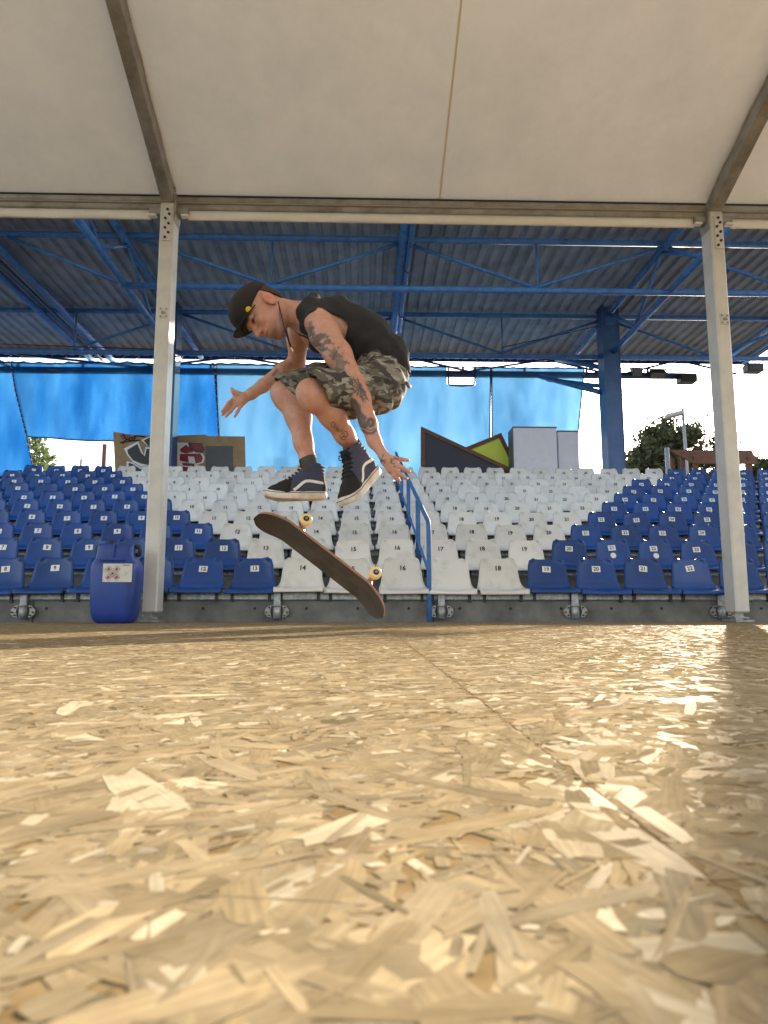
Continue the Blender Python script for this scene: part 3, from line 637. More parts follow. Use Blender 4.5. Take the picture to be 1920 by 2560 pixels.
# front-to-back tubes
tb('long_tube', (XC, 8.5, 6.36), (XC, 17.6, 6.36), .085, n=14); tb('cable_conduit', (XC + .11, 8.5, 6.28), (XC + .11, 15.2, 6.28), .045, n=10)
for y in (10.2, 11.3, 12.2, 12.9, 14.2): MB().path([(XC + .12 + .07 * math.cos(t), y, 6.24 + .07 * math.sin(t)) for t in np.linspace(-math.pi, 0, 9)], .012, n=6).build('cable_strap', 'pipe_dark', roof)
tb('long_tube', (-6.33, 8.5, 6.33), (-6.33, 17.5, 6.33), .075); tb('long_tube', (-6.87, 8.5, 6.36), (-6.87, 17.5, 6.36), .075)
tb('cable_run', (-6.55, 8.5, 6.30), (-6.55, 17.3, 6.30), .035, 'pipe_dark', 8)
tb('long_tube', (9.25, 8.5, 6.52), (9.25, 17.4, 6.52), .075); tb('long_tube', (9.75, 8.5, 6.40), (9.75, 17.4, 6.40), .055)
# tarpaulin pipe along the back with stays
tb('net_pipe', (XL, 17.15, 5.96), (8.1, 17.15, 5.96), .085, 'pipe_dark'); tb('stay_wire', (XL, 17.1, 6.12), (8.1, 17.1, 6.12), .014, 'pipe_dark', 6)
for xa, xb in ((-9.4, -8.6), (-8.6, -5.2), (-3.2, -5.6), (-3.2, -1.2), (1.2, 2.6), (4.6, 2.6), (4.6, 6.0), (7.9, 6.6), (8.0, 9.4)):
    tb('stay_bar', (xa, 17.2, 6.38), (xb, 17.12, 6.02), .028, 'pipe_dark', 6)
for xx in np.arange(-11.5, 8, 1.55): MB().box((xx, 17.06, 6.02), (.05, .03, .22)).build('pipe_hanger', 'pipe_dark', roof)
MB().box((8.1, 17.1, 5.87), (.42, .3, .22), bev=.02).build('junction_box', 'black_steel', roof)
MB().box((10.05, 17.5, 6.30), (.42, .3, .22), bev=.02).build('junction_box', 'black_steel', roof)
def floodlight(x, z, tilt, w, lab):
    w *= .85
    f = empty('floodlight', (x, 16.98, z), lab, 'floodlight', 'floodlights on the back pipe')
    rot = Matrix.Rotation(tilt, 3, 'X')
    V = [(-w, -.10, -.12), (w, -.10, -.12), (w * .85, .10, -.05), (-w * .85, .10, -.05), (-w, -.10, .09), (w, -.10, .09), (w * .85, .10, .06), (-w * .85, .10, .06)]
    b_ = MB().add([rot @ Vector(p) + f.location for p in V], [(0, 1, 2, 3), (4, 7, 6, 5), (0, 4, 5, 1), (1, 5, 6, 2), (2, 6, 7, 3), (3, 7, 4, 0)]); b_.build('housing', 'black_steel', f)
    MB().path([f.location + Vector(p) for p in ((-w - .02, 0, 0), (-w - .02, 0, .24), (-w + .04, 0, .30), (w - .04, 0, .30), (w + .02, 0, .24), (w + .02, 0, 0))], .014, n=6).build('yoke', 'black_steel', f)
    gl = MB().add([rot @ Vector(p) + f.location for p in ((-w * .9, -.104, -.105), (w * .9, -.104, -.105), (w * .9, -.104, .08), (-w * .9, -.104, .08))], [(0, 1, 2, 3)]); gl.build('lens', 'box_edge', f)
floodlight(6.78, 6.03, R(35), .15, 'smaller floodlight hanging on the pipe under the roof edge at right')
floodlight(7.3, 5.98, R(55), .23, 'larger tilted floodlight beside the junction box under the roof edge at right')

# ------------------------------------------------------------------ blue nets hung behind the top row
def net(corner_tl, corner_tr, corner_br, corner_bl, m, label, seed, hole=None, folds=1.0, ties=True, laced=True):
    e = empty('shade_net', tuple((Vector(corner_bl) + Vector(corner_br)) / 2), label, 'net')
    tl, tr_, br, bl = (Vector(c) for c in (corner_tl, corner_tr, corner_br, corner_bl)); w = (tr_ - tl).length
    nu, nv = max(12, int(w * 14)), 30; V, Fc, keep = [], [], {}
    for j in range(nv + 1):
        v = j / nv
        for i in range(nu + 1):
            u = i / nu; p = (tl * (1 - u) + tr_ * u) * (1 - v) + (bl * (1 - u) + br * u) * v
            xx = p.x + seed
            d = folds * (.05 * math.sin(xx * 2.1 + .9 * math.sin(v * 3 + seed)) + .03 * math.sin(xx * 4.7 + v * 2.2 + seed) + .018 * math.sin(xx * 9.1 - v * 3.1)) * (.35 + .65 * math.sin(math.pi * min(1, v * .75 + .12)))
            p = p + Vector((0, d, 0))
            if j == 0 : p.z -= .035 * abs(math.sin(math.pi * xx / .36)) ** .7
            V.append(p)
    for j in range(nv):
        for i in range(nu):
            k = j * (nu + 1) + i; c = (V[k] + V[k + nu + 2]) / 2
            if hole and hole[0] < c.x < hole[1] and hole[2] < c.z: continue
            Fc.append((k, k + 1, k + nu + 2, k + nu + 1))
    no = MB().add(V, Fc, True).build('netting', m, e)
    so = no.modifiers.new('thick', 'SOLIDIFY'); so.thickness = .003
    # hem bands
    L0 = [V[j * (nu + 1)] for j in range(nv + 1)]; L1 = [V[j * (nu + 1) + nu] for j in range(nv + 1)]; B0 = V[nv * (nu + 1):]; T0 = V[:nu + 1]
    for pts in (L0, L1, B0): MB().path([p + Vector((0, -.012, 0)) for p in pts], .017, n=5).build('hem', 'dark_fascia', e)
    runs, cur = [], []
    for p in T0:
        if hole and hole[0] < p.x < hole[1]:
            if cur: runs.append(cur); cur = []
        else: cur.append(p)
    if cur: runs.append(cur)
    for run in runs:
        if len(run) > 1: MB().path([p + Vector((0, -.01, 0)) for p in run], .018, n=5).build('hem', 'dark_fascia', e)
    if hole:
        a, b2, zb = hole[:3]; MB().path([(a, 16.97, tl.z - .03), (a, 16.97, zb + .03), (a + .04, 16.97, zb - .01), ((a + b2) / 2, 16.97, zb - .03), (b2 - .05, 16.97, zb), (b2, 16.97, zb + .05), (b2 + .02, 16.97, tl.z - .03)], .022, n=5).build('opening_hem', 'dark_fascia', e)
    if ties:
        ts = MB()
        for p in T0[::5]:
            if not (hole and hole[0] < p.x < hole[1]): ts.tube(p, (p.x + .03, 17.5, ZT), .006, n=4)
        to = ts.build('ties', 'lace_white', e); to['kind'] = 'stuff'
        ts = MB()
        for p in ((L0 + L1) if laced else L1[::2] if corner_tr[0] > 5 else L0)[1::2]: ts.tube(p + Vector((-.03, -.04, .02)), p + Vector((.03, -.04, -.02)), .007, n=4)
        to = ts.build('lacing', 'lace_white', e); to['kind'] = 'stuff'
    return e
NY = 17.0
net((-12.5, NY + .1, 6.12), (-8.62, NY, 6.12), (-7.86, NY, 3.3), (-12.5, NY + .1, 3.2), 'net_deep', 'blue shade net at the far left hanging lower than its neighbour', 0.4)
net((-8.61, NY, 6.12), (-3.70, NY, 6.13), (-3.49, NY, 4.0), (-8.12, NY, 4.24), 'net_deep', 'deep blue shade net with folds hung behind the left post, open sky below it', 2.2, folds=1.5)
net((-3.66, NY, 6.13), (3.12, NY, 6.11), (3.05, NY, 3.25), (-3.44, NY, 3.25), 'net_pale', 'wide pale blue shade net behind the skater with a cut opening at its top', 5.7, hole=(2.07, 2.72, 5.62), folds=.7, laced=False)
net((3.16, NY, 6.11), (5.47, NY, 6.1), (5.12, NY, 3.3), (3.09, NY, 3.3), 'net_pale', 'pale blue shade net with slanted edge beside the white cabinets', 8.9, folds=.7, laced=False)

# ------------------------------------------------------------------ boards and cabinets standing behind the top row
TOPZ = .185 + ROW_DZ * 9
def board_poly(e, name, px_pts, Y, th, m):
    pts = [(P(a, c, Y).x, P(a, c, Y).z) for a, c in px_pts]; return MB().prism(pts, Y, Y + th).build(name, m, e)
gb = empty('graffiti_board', (P(370, 1180, 14.95).x, 14.95, TOPZ), 'plywood board sprayed with black and white graffiti left of the blue column', 'board')
Yg = 14.95
board_poly(gb, 'panel', [(283, 1079), (325, 1086), (420, 1091), (440, 1091), (440, 1235), (290, 1235)], Yg, .02, 'ply')
def ink_poly(e, name, zpts, Y, m, k): board_poly(e, name, [(260 + x * .2411, 1060 + y * .2411) for x, y in zpts], Y - .0035 * k, .003, m)
ink_poly(gb, 'white_outline', [(205, 255), (355, 180), (395, 280), (415, 320), (430, 235), (470, 245), (385, 165), (470, 130), (640, 130), (640, 480), (470, 440), (380, 440), (300, 395), (240, 320)], Yg, 'spray_white', 1)
ink_poly(gb, 'black_shape', [(240, 270), (345, 205), (385, 300), (425, 335), (440, 258), (640, 260), (640, 440), (460, 425), (380, 410), (300, 375), (250, 310)], Yg, 'spray_black', 2)
ink_poly(gb, 'black_shape', [(412, 170), (470, 140), (640, 140), (640, 245), (475, 248)], Yg, 'spray_black', 2)
ink_poly(gb, 'white_outline', [(235, 385), (300, 400), (380, 450), (460, 440), (460, 640), (228, 640)], Yg, 'spray_white', 1)
ink_poly(gb, 'black_shape', [(255, 400), (300, 415), (375, 465), (460, 455), (460, 640), (250, 640)], Yg, 'spray_black', 2)
ink_poly(gb, 'red_blush', [(160, 110), (280, 108), (262, 170), (225, 150), (190, 165)], Yg, 'spray_red', 1)
for pts in ([(165, 190), (260, 180), (370, 165)], [(195, 100), (220, 150), (270, 172), (315, 150), (330, 120)], [(190, 205), (215, 170), (330, 122), (420, 130)]):
    MB().path([P(260 + a * .2411, 1060 + c * .2411, Yg - .012) for a, c in pts], .012, n=5).build('spray_line', 'spray_black', gb)
rb = empty('red_graffiti_board', (P(520, 1180, 15.1).x, 15.1, TOPZ), 'plywood board with red graffiti and a grey painted square right of the blue column', 'board')
Yr = 15.1
board_poly(rb, 'panel', [(440, 1089), (515, 1086), (517, 1090), (612, 1091), (616, 1240), (440, 1240)], Yr, .02, 'ply')
ink_poly(rb, 'white_outline', [(760, 190), (880, 195), (1010, 205), (1040, 260), (1020, 300), (1045, 350), (1030, 400), (960, 425), (1045, 440), (1045, 640), (760, 640)], Yr, 'spray_white', 1)
ink_poly(rb, 'red_shape', [(790, 260), (850, 215), (920, 270), (930, 290), (850, 305), (795, 290)], Yr, 'spray_red', 2)
ink_poly(rb, 'black_shape', [(870, 195), (1010, 200), (1042, 262), (1020, 302), (950, 295), (885, 245)], Yr, 'spray_black', 2)
ink_poly(rb, 'red_shape', [(890, 203), (1005, 210), (1030, 262), (1010, 288), (955, 282), (900, 240)], Yr, 'spray_red', 3)
ink_poly(rb, 'red_shape', [(785, 310), (1000, 305), (1025, 350), (1010, 395), (950, 410), (935, 340), (870, 335), (880, 400), (785, 380)], Yr, 'spray_red', 2)
ink_poly(rb, 'red_shape', [(810, 400), (940, 410), (935, 440), (820, 430)], Yr, 'spray_red', 2)
ink_poly(rb, 'red_shape', [(790, 440), (890, 450), (880, 640), (830, 640)], Yr, 'spray_red', 2)
ink_poly(rb, 'grey_square', [(1052, 228), (1335, 230), (1342, 640), (1055, 640)], Yr, 'grey_board', 2)
tb_ = empty('dark_triangle_board', (P(1150, 1180, 15.0).x, 15.0, TOPZ), 'dark sloping triangular board in a brown frame behind the top row', 'board')
def frame_tri(e, pts, Y, w, m_in, m_fr, th=.16):
    pts = [Vector((P(a, c, Y).x, 0, P(a, c, Y).z)) for a, c in pts]; n = len(pts); cen = sum(pts, Vector()) / n
    ins = []
    for i in range(n):
        a, b2, c = pts[i - 1], pts[i], pts[(i + 1) % n]
        d1, d2 = (b2 - a).normalized(), (c - b2).normalized(); n1 = Vector((-d1.z, 0, d1.x)); n2 = Vector((-d2.z, 0, d2.x))
        if n1.dot(cen - b2) < 0: n1, n2 = -n1, -n2
        k = (n1 + n2); k = k / max(.25, k.length_squared / 2); ins.append(b2 + k * w)
    for i in range(n):
        j = (i + 1) % n; MB().prism([(p.x, p.z) for p in (pts[i], pts[j], ins[j], ins[i])], Y, Y + th).build('frame_bar', m_fr, e)
    MB().prism([(p.x, p.z) for p in ins], Y + .03, Y + th - .03).build('panel', m_in, e)
frame_tri(tb_, [(1053, 1066), (1282, 1172), (1282, 1240), (1053, 1240)], 15.0, .085, 'navy_board', 'frame_brown')
lt = empty('lime_triangle_board', (P(1240, 1180, 15.25).x, 15.25, TOPZ), 'lime green triangle in a dark brown frame between dark board and cabinets', 'board')
frame_tri(lt, [(1135, 1130), (1253, 1082), (1300, 1180), (1290, 1240), (1180, 1240)], 15.25, .085, 'lime', 'frame_brown')
def cabinet(px0, px1, pyt, Y, d, lab, edge):
    a, c = P(px0, pyt, Y), P(px1, pyt, Y)
    e = empty('cabinet', ((a.x + c.x) / 2, Y, TOPZ), lab, 'cabinet', 'white cabinets behind the top row')
    MB().box(((a.x + c.x) / 2, Y + d / 2, (a.z + TOPZ) / 2), (c.x - a.x, d, a.z - TOPZ), bev=.01).build('body', 'white_box', e)
    MB().box(((a.x + c.x) / 2, Y + d / 2 - .005, a.z + .012), (c.x - a.x + .02, d + .02, .022)).build('top_trim', 'box_edge', e)
    if edge: MB().box((a.x - .008, Y + d / 2, (a.z + TOPZ) / 2), (.014, d - .02, a.z - TOPZ - .02)).build('side_panel', 'box_edge', e)
cabinet(1283, 1391, 1069, 14.75, .5, 'taller white cabinet standing next to the lime triangle', True)
cabinet(1394, 1446, 1079, 14.9, .45, 'lower narrow white cabinet right of the taller one', False)

# ------------------------------------------------------------------ trees, poles and hut beyond the stand
def tree(name, base, h, crown_c, crown_r, n_leaf, leaf, m, label, seed, trunk_r=.22):
    rg = np.random.default_rng(seed); e = empty(name, base, label, 'tree', 'trees beyond the grandstand')
    B = Vector(base); C = Vector(crown_c); q = MB(); top = C + Vector((0, 0, crown_r[2] * .3))
    mid = B.lerp(top, .5) + Vector((rg.normal(0, .15), rg.normal(0, .15), 0)); q.path([B, mid, top], [trunk_r, trunk_r * .7, trunk_r * .3], n=8)
    tips = []
    for k in range(26):
        d = Vector(rg.normal(0, 1, 3)); d.normalize(); d.z = d.z * .8 + .1
        tip = C + Vector((d.x * crown_r[0], d.y * crown_r[1], d.z * crown_r[2])) * rg.uniform(.55, .95); st = B.lerp(top, rg.uniform(.45, .95)); q.path([st, st.lerp(tip, .5) + Vector((0, 0, .15)), tip], [trunk_r * .28, trunk_r * .16, trunk_r * .05], n=5, caps=False); tips.append(tip)
    q.build('trunk', 'bark', e)
    ncl = 85; cl = []
    for k in range(ncl):
        d = rg.normal(0, 1, 3); d /= np.linalg.norm(d); rr = rg.uniform(.25, 1.0) ** .5 * rg.choice([1, 1, 1.13])
        cl.append(np.array(C) + d * np.array(crown_r) * rr)
    cl = np.array(cl); sz = rg.uniform(.08, .22, ncl) * max(crown_r)
    which = rg.integers(0, ncl, n_leaf); pos = cl[which] + rg.normal(0, 1, (n_leaf, 3)) * sz[which][:, None] * .55
    a = rg.normal(0, 1, (n_leaf, 3)); a /= np.linalg.norm(a, axis=1)[:, None]; b2 = rg.normal(0, 1, (n_leaf, 3)); b2 -= a * (a * b2).sum(1)[:, None]; b2 /= np.linalg.norm(b2, axis=1)[:, None]
    s = (leaf * rg.uniform(.6, 1.4, n_leaf))[:, None]
    V = np.stack([pos - a * s, pos + b2 * s * .45, pos + a * s, pos - b2 * s * .45], 1).reshape(-1, 3) - np.array(base)
    me = mesh_np('crown', V, np.arange(n_leaf * 4).reshape(-1, 4)); me.materials.append(M[m]); link(bpy.data.objects.new('crown', me), e)
    return e
GZ = -.65
tree('broad_tree', (13.2, 30, GZ), 8, (13.35, 30, 6.4), (2.35, 2.0, 1.9), 13000, .12, 'leaf', 'dark broad leafy tree behind the top row beside the lamp post at right', 3, .3)
tree('small_tree', (17.4, 30, GZ), 6, (17.35, 30, 5.6), (1.0, 1.0, 1.1), 2600, .13, 'leaf', 'small tree top showing right of the right tent post', 5, .15)
tree('pale_tree', (-11.2, 24, GZ), 6, (-11.25, 24, 4.9), (.75, .8, 1.0), 800, .11, 'leaf_light', 'sparse light green tree below the edge of the left net', 8, .12)
tree('left_tree', (-15.3, 31, GZ), 7, (-15.6, 31, 5.6), (1.7, 1.6, 1.9), 6000, .15, 'leaf', 'tree silhouette seen through the far left blue net', 12, .22)
tree('middle_tree', (-2.9, 32, GZ), 7, (-2.9, 32, 5.7), (1.9, 1.6, 1.6), 6000, .15, 'leaf', 'tree silhouette seen through the net between the legs of the skater', 15, .22)
lp = empty('street_lamp', (11.25, 24, GZ), 'tall grey street lamp rising in front of the dark tree', 'street lamp')
MB().tube((11.25, 24, GZ), (11.16, 24, 7.12), .065, .05, n=12).build('pole', 'steel', lp)
q = MB(); q.box((10.82, 23.95, 6.88), (.62, .3, .16), Matrix.Rotation(R(-14), 3, 'Y'), bev=.04); q.build('lamp_head', 'steel', lp)
MB().tube((11.16, 24, 6.92), (10.95, 23.97, 6.9), .05, n=8).build('arm', 'steel', lp)
for px, py, Y, r_, lab in ((262, 1113, 25, .075, 'brown wooden pole standing in the gap below the left net'), (203, 1150, 30, .05, 'thin short grey mast in the gap below the left net')):
    t = P(px, py, Y); e = empty('pole', (t.x, Y, GZ), lab, 'pole'); MB().tube((t.x, Y, GZ), (t.x, Y, t.z), r_, n=10).build('shaft', 'rust' if Y == 25 else 'galv', e)
    MB().tube((t.x, Y, t.z), (t.x, Y, t.z + .03), r_ * 1.1, n=10).build('cap', 'steel', e)
a, c = P(1683, 1127, 19), P(1800, 1163, 19)
hut = empty('wooden_shelter', (a.x + .7, 19.5, GZ), 'brown timber shelter roof below the street lamp behind the right seats', 'shelter')
MB().add([(a.x - .1, 19.0, a.z), (a.x + 2.2, 19.0, a.z), (a.x + 2.2, 18.75, a.z - .42), (a.x + .42, 18.75, a.z - .42), (a.x - .1, 19, a.z + .03), (a.x + 2.2, 19, a.z + .03), (a.x + 2.2, 18.71, a.z - .41), (a.x + .42, 18.71, a.z - .41)], [(0, 1, 2, 3), (4, 7, 6, 5), (0, 3, 7, 4), (3, 2, 6, 7), (2, 1, 5, 6), (1, 0, 4, 5)]).build('roof', 'rust', hut)
for dx, yy in ((.0, 19.1), (.22, 18.95), (.5, 18.82), (2.0, 18.82), (2.1, 19.1)): MB().box((a.x + dx, yy, (a.z - .2 + GZ) / 2), (.10, .10, a.z - .2 - GZ)).build('timber_post', 'rust', hut)
MB().tube((a.x - .22, 18.9, GZ), (a.x - .22, 18.9, a.z + .06), .06, n=10).build('steel_post', 'galv', hut)

# ------------------------------------------------------------------ blue drum
dc = P(287, 1553, 5.72); DX, DY = dc.x, 5.72
drum = empty('plastic_drum', (DX, DY, 0), 'blue plastic jerrycan drum with a white hazard label left of the post', 'drum')
lv = [(0.002, .125, .10), (.012, .138, .112), (.04, .155, .13), (.08, .165, .14), (.25, .176, .15), (.40, .178, .152), (.44, .176, .15), (.475, .165, .142), (.505, .148, .128), (.56, .141, .122), (.60, .138, .118), (.618, .128, .11), (.622, .11, .095)]
V, Fc, nn = [], [], 40
for z, a, c in lv:
    for k in range(nn):
        t = 2 * math.pi * k / nn; ct, st_ = math.cos(t), math.sin(t); ex = .42
        V.append((DX + a * math.copysign(abs(ct) ** ex, ct), DY + c * math.copysign(abs(st_) ** ex, st_), z))
for j in range(len(lv) - 1):
    for k in range(nn): Fc.append((j * nn + k, j * nn + (k + 1) % nn, (j + 1) * nn + (k + 1) % nn, (j + 1) * nn + k))
Fc += [tuple(range(nn))[::-1], tuple(range((len(lv) - 1) * nn, len(lv) * nn))]
body = MB().add(V, Fc, True).build('drum_body', 'drum', drum)
MB().box((DX + .01, DY - .128, .565), (.012, .02, .10), bev=.004).build('mould_rib', 'drum', drum)
MB().box((DX, DY - .153, .49), (.20, .012, .010), bev=.003).build('shoulder_rib', 'drum', drum)
for s in (-1, 1): MB().path([(DX + s * .13, DY, .535), (DX + s * .165, DY, .54), (DX + s * .172, DY, .575), (DX + s * .16, DY, .60), (DX + s * .13, DY, .605)], .018, n=8).build('handle', 'black_plastic', drum)
MB().tube((DX - .06, DY, .62), (DX - .06, DY, .65), .035, n=16).build('screw_cap', 'black_plastic', drum)
lx0, lx1, lz0, lz1 = P(258, 1410, DY - .155).x, P(331, 1410, DY - .155).x, P(258, 1455, DY - .155).z, P(331, 1409, DY - .155).z
lab_ = MB().box(((lx0 + lx1) / 2, DY - .1535, (lz0 + lz1) / 2), (lx1 - lx0, .002, lz1 - lz0)).build('label_sheet', 'paper', drum)
for (u, v) in ((.20, .70), (.48, .70), (.34, .46), (.20, .26), (.48, .26)):
    cx, cz, s = lx0 + (lx1 - lx0) * u, lz0 + (lz1 - lz0) * v, .027
    MB().prism([(cx - s, cz), (cx, cz - s), (cx + s, cz), (cx, cz + s)], DY - .1562, DY - .1550).build('hazard_border', 'red_ink', lab_)
    s *= .82; MB().prism([(cx - s, cz), (cx, cz - s), (cx + s, cz), (cx, cz + s)], DY - .1572, DY - .1565).build('hazard_field', 'paper', lab_)
    s *= .62; MB().prism([(cx - s, cz - s * .4), (cx - s * .2, cz - s), (cx + s, cz - s * .2), (cx + s * .5, cz + s * .7), (cx - s * .3, cz + s * .9)], DY - .1580, DY - .1574).build('pictogram', 'grey_ink', lab_)
for k in range(3): MB().box((lx1 - .045, DY - .1562, lz1 - .012 - .0 * k), (.05, .001, .006)).build('print_line', 'grey_ink', lab_) if k == 0 else None

# ------------------------------------------------------------------ skateboard, in the air
A0, A1 = P(652, 1277, 3.30), P(972, 1524, 3.30)
ax = (A1 - A0).normalized(); nrm = Vector((-.58, -.40, -.73)); nrm = (nrm - ax * nrm.dot(ax)).normalized(); wx = ax.cross(nrm).normalized(); BC = (A0 + A1) / 2; HALF = (A1 - A0).length / 2
skate = empty('skateboard', BC, 'skateboard tumbling in the air with dark grip side down and yellow wheels up', 'skateboard')
def bp_(l, w, h): return BC + ax * l + wx * w + nrm * h
nl, nw = 44, 10; top, V, Fc = [], [], []
hw = .103
for j in range(nl + 1):
    l = -HALF + 2 * HALF * j / nl; d = HALF - abs(l)
    w = hw * (1 - max(0, 1 - d / .105) ** 2.5) ** .5 if d > 0 else .001
    w = max(w, .004); k = max(0, abs(l) - .215); lift = 1.1 * k * k / (k + .045) if k > 0 else 0
    for s_ in (0, 1):
        for i in range(nw + 1):
            u = -1 + 2 * i / nw; V.append(bp_(l, w * u, lift * .34 + .006 * u * u - .011 * s_))
n1 = nw + 1
for j in range(nl):
    for i in range(nw):
        a = j * 2 * n1 + i; Fc.append((a, a + 1, a + 2 * n1 + 1, a + 2 * n1)); b0 = a + n1; Fc.append((b0, b0 + 2 * n1, b0 + 2 * n1 + 1, b0 + 1))
    for i in (0, nw):
        a = j * 2 * n1 + i; Fc.append((a, a + 2 * n1, a + 3 * n1, a + n1))
for j in (0, nl):
    for i in range(nw): a = j * 2 * n1 + i; Fc.append((a, a + 1, a + n1 + 1, a + n1))
deck = MB().add(V, Fc, True).build('deck', 'ply_edge', skate)
V2, F2 = [], []
for j in range(nl + 1):
    for i in range(nw + 1): V2.append(Vector(V[j * 2 * n1 + i]) + nrm * .0012)
for j in range(nl):
    for i in range(nw): a = j * n1 + i; F2.append((a, a + 1, a + n1 + 1, a + n1))
MB().add(V2, F2, True).build('grip_tape', 'grip', deck)
for l in (-.175, .225):
    t = MB(); t.box(bp_(l, 0, -.018), (.08, .055, .012), Matrix((ax, wx, nrm)).transposed(), bev=.003); t.path([bp_(l + .02, 0, -.02), bp_(l + .008, 0, -.040), bp_(l, 0, -.058)], [.019, .016, .013], n=8)
    t.path([bp_(l, -.068, -.062), bp_(l, -.02, -.060), bp_(l, .02, -.060), bp_(l, .068, -.062)], [.010, .013, .013, .010], n=8); t.tube(bp_(l, -.106, -.062), bp_(l, .106, -.062), .004, n=6)
    t.build('truck', 'truck', skate)
    for s_ in (-1, 1):
        q = MB(); c0 = s_ * .071
        rr = [(.0, .020), (.003, .0265), (.010, .0295), (.022, .0295), (.030, .0265), (.034, .020), (.031, .0150)]
        q.lathe(bp_(l, c0, -.062), wx * s_, rr)
        wo_ = q.build('wheel', 'wheel', skate)
        MB().path([bp_(l, c0 + s_ * .027, -.062), bp_(l, c0 + s_ * .0325, -.062)], [.0135, .0135], n=14).build('bearing', 'black_steel', wo_); MB().tube(bp_(l, c0 + s_ * .033, -.062), bp_(l, c0 + s_ * .038, -.062), .006, n=6).build('axle_nut', 'steel', wo_)

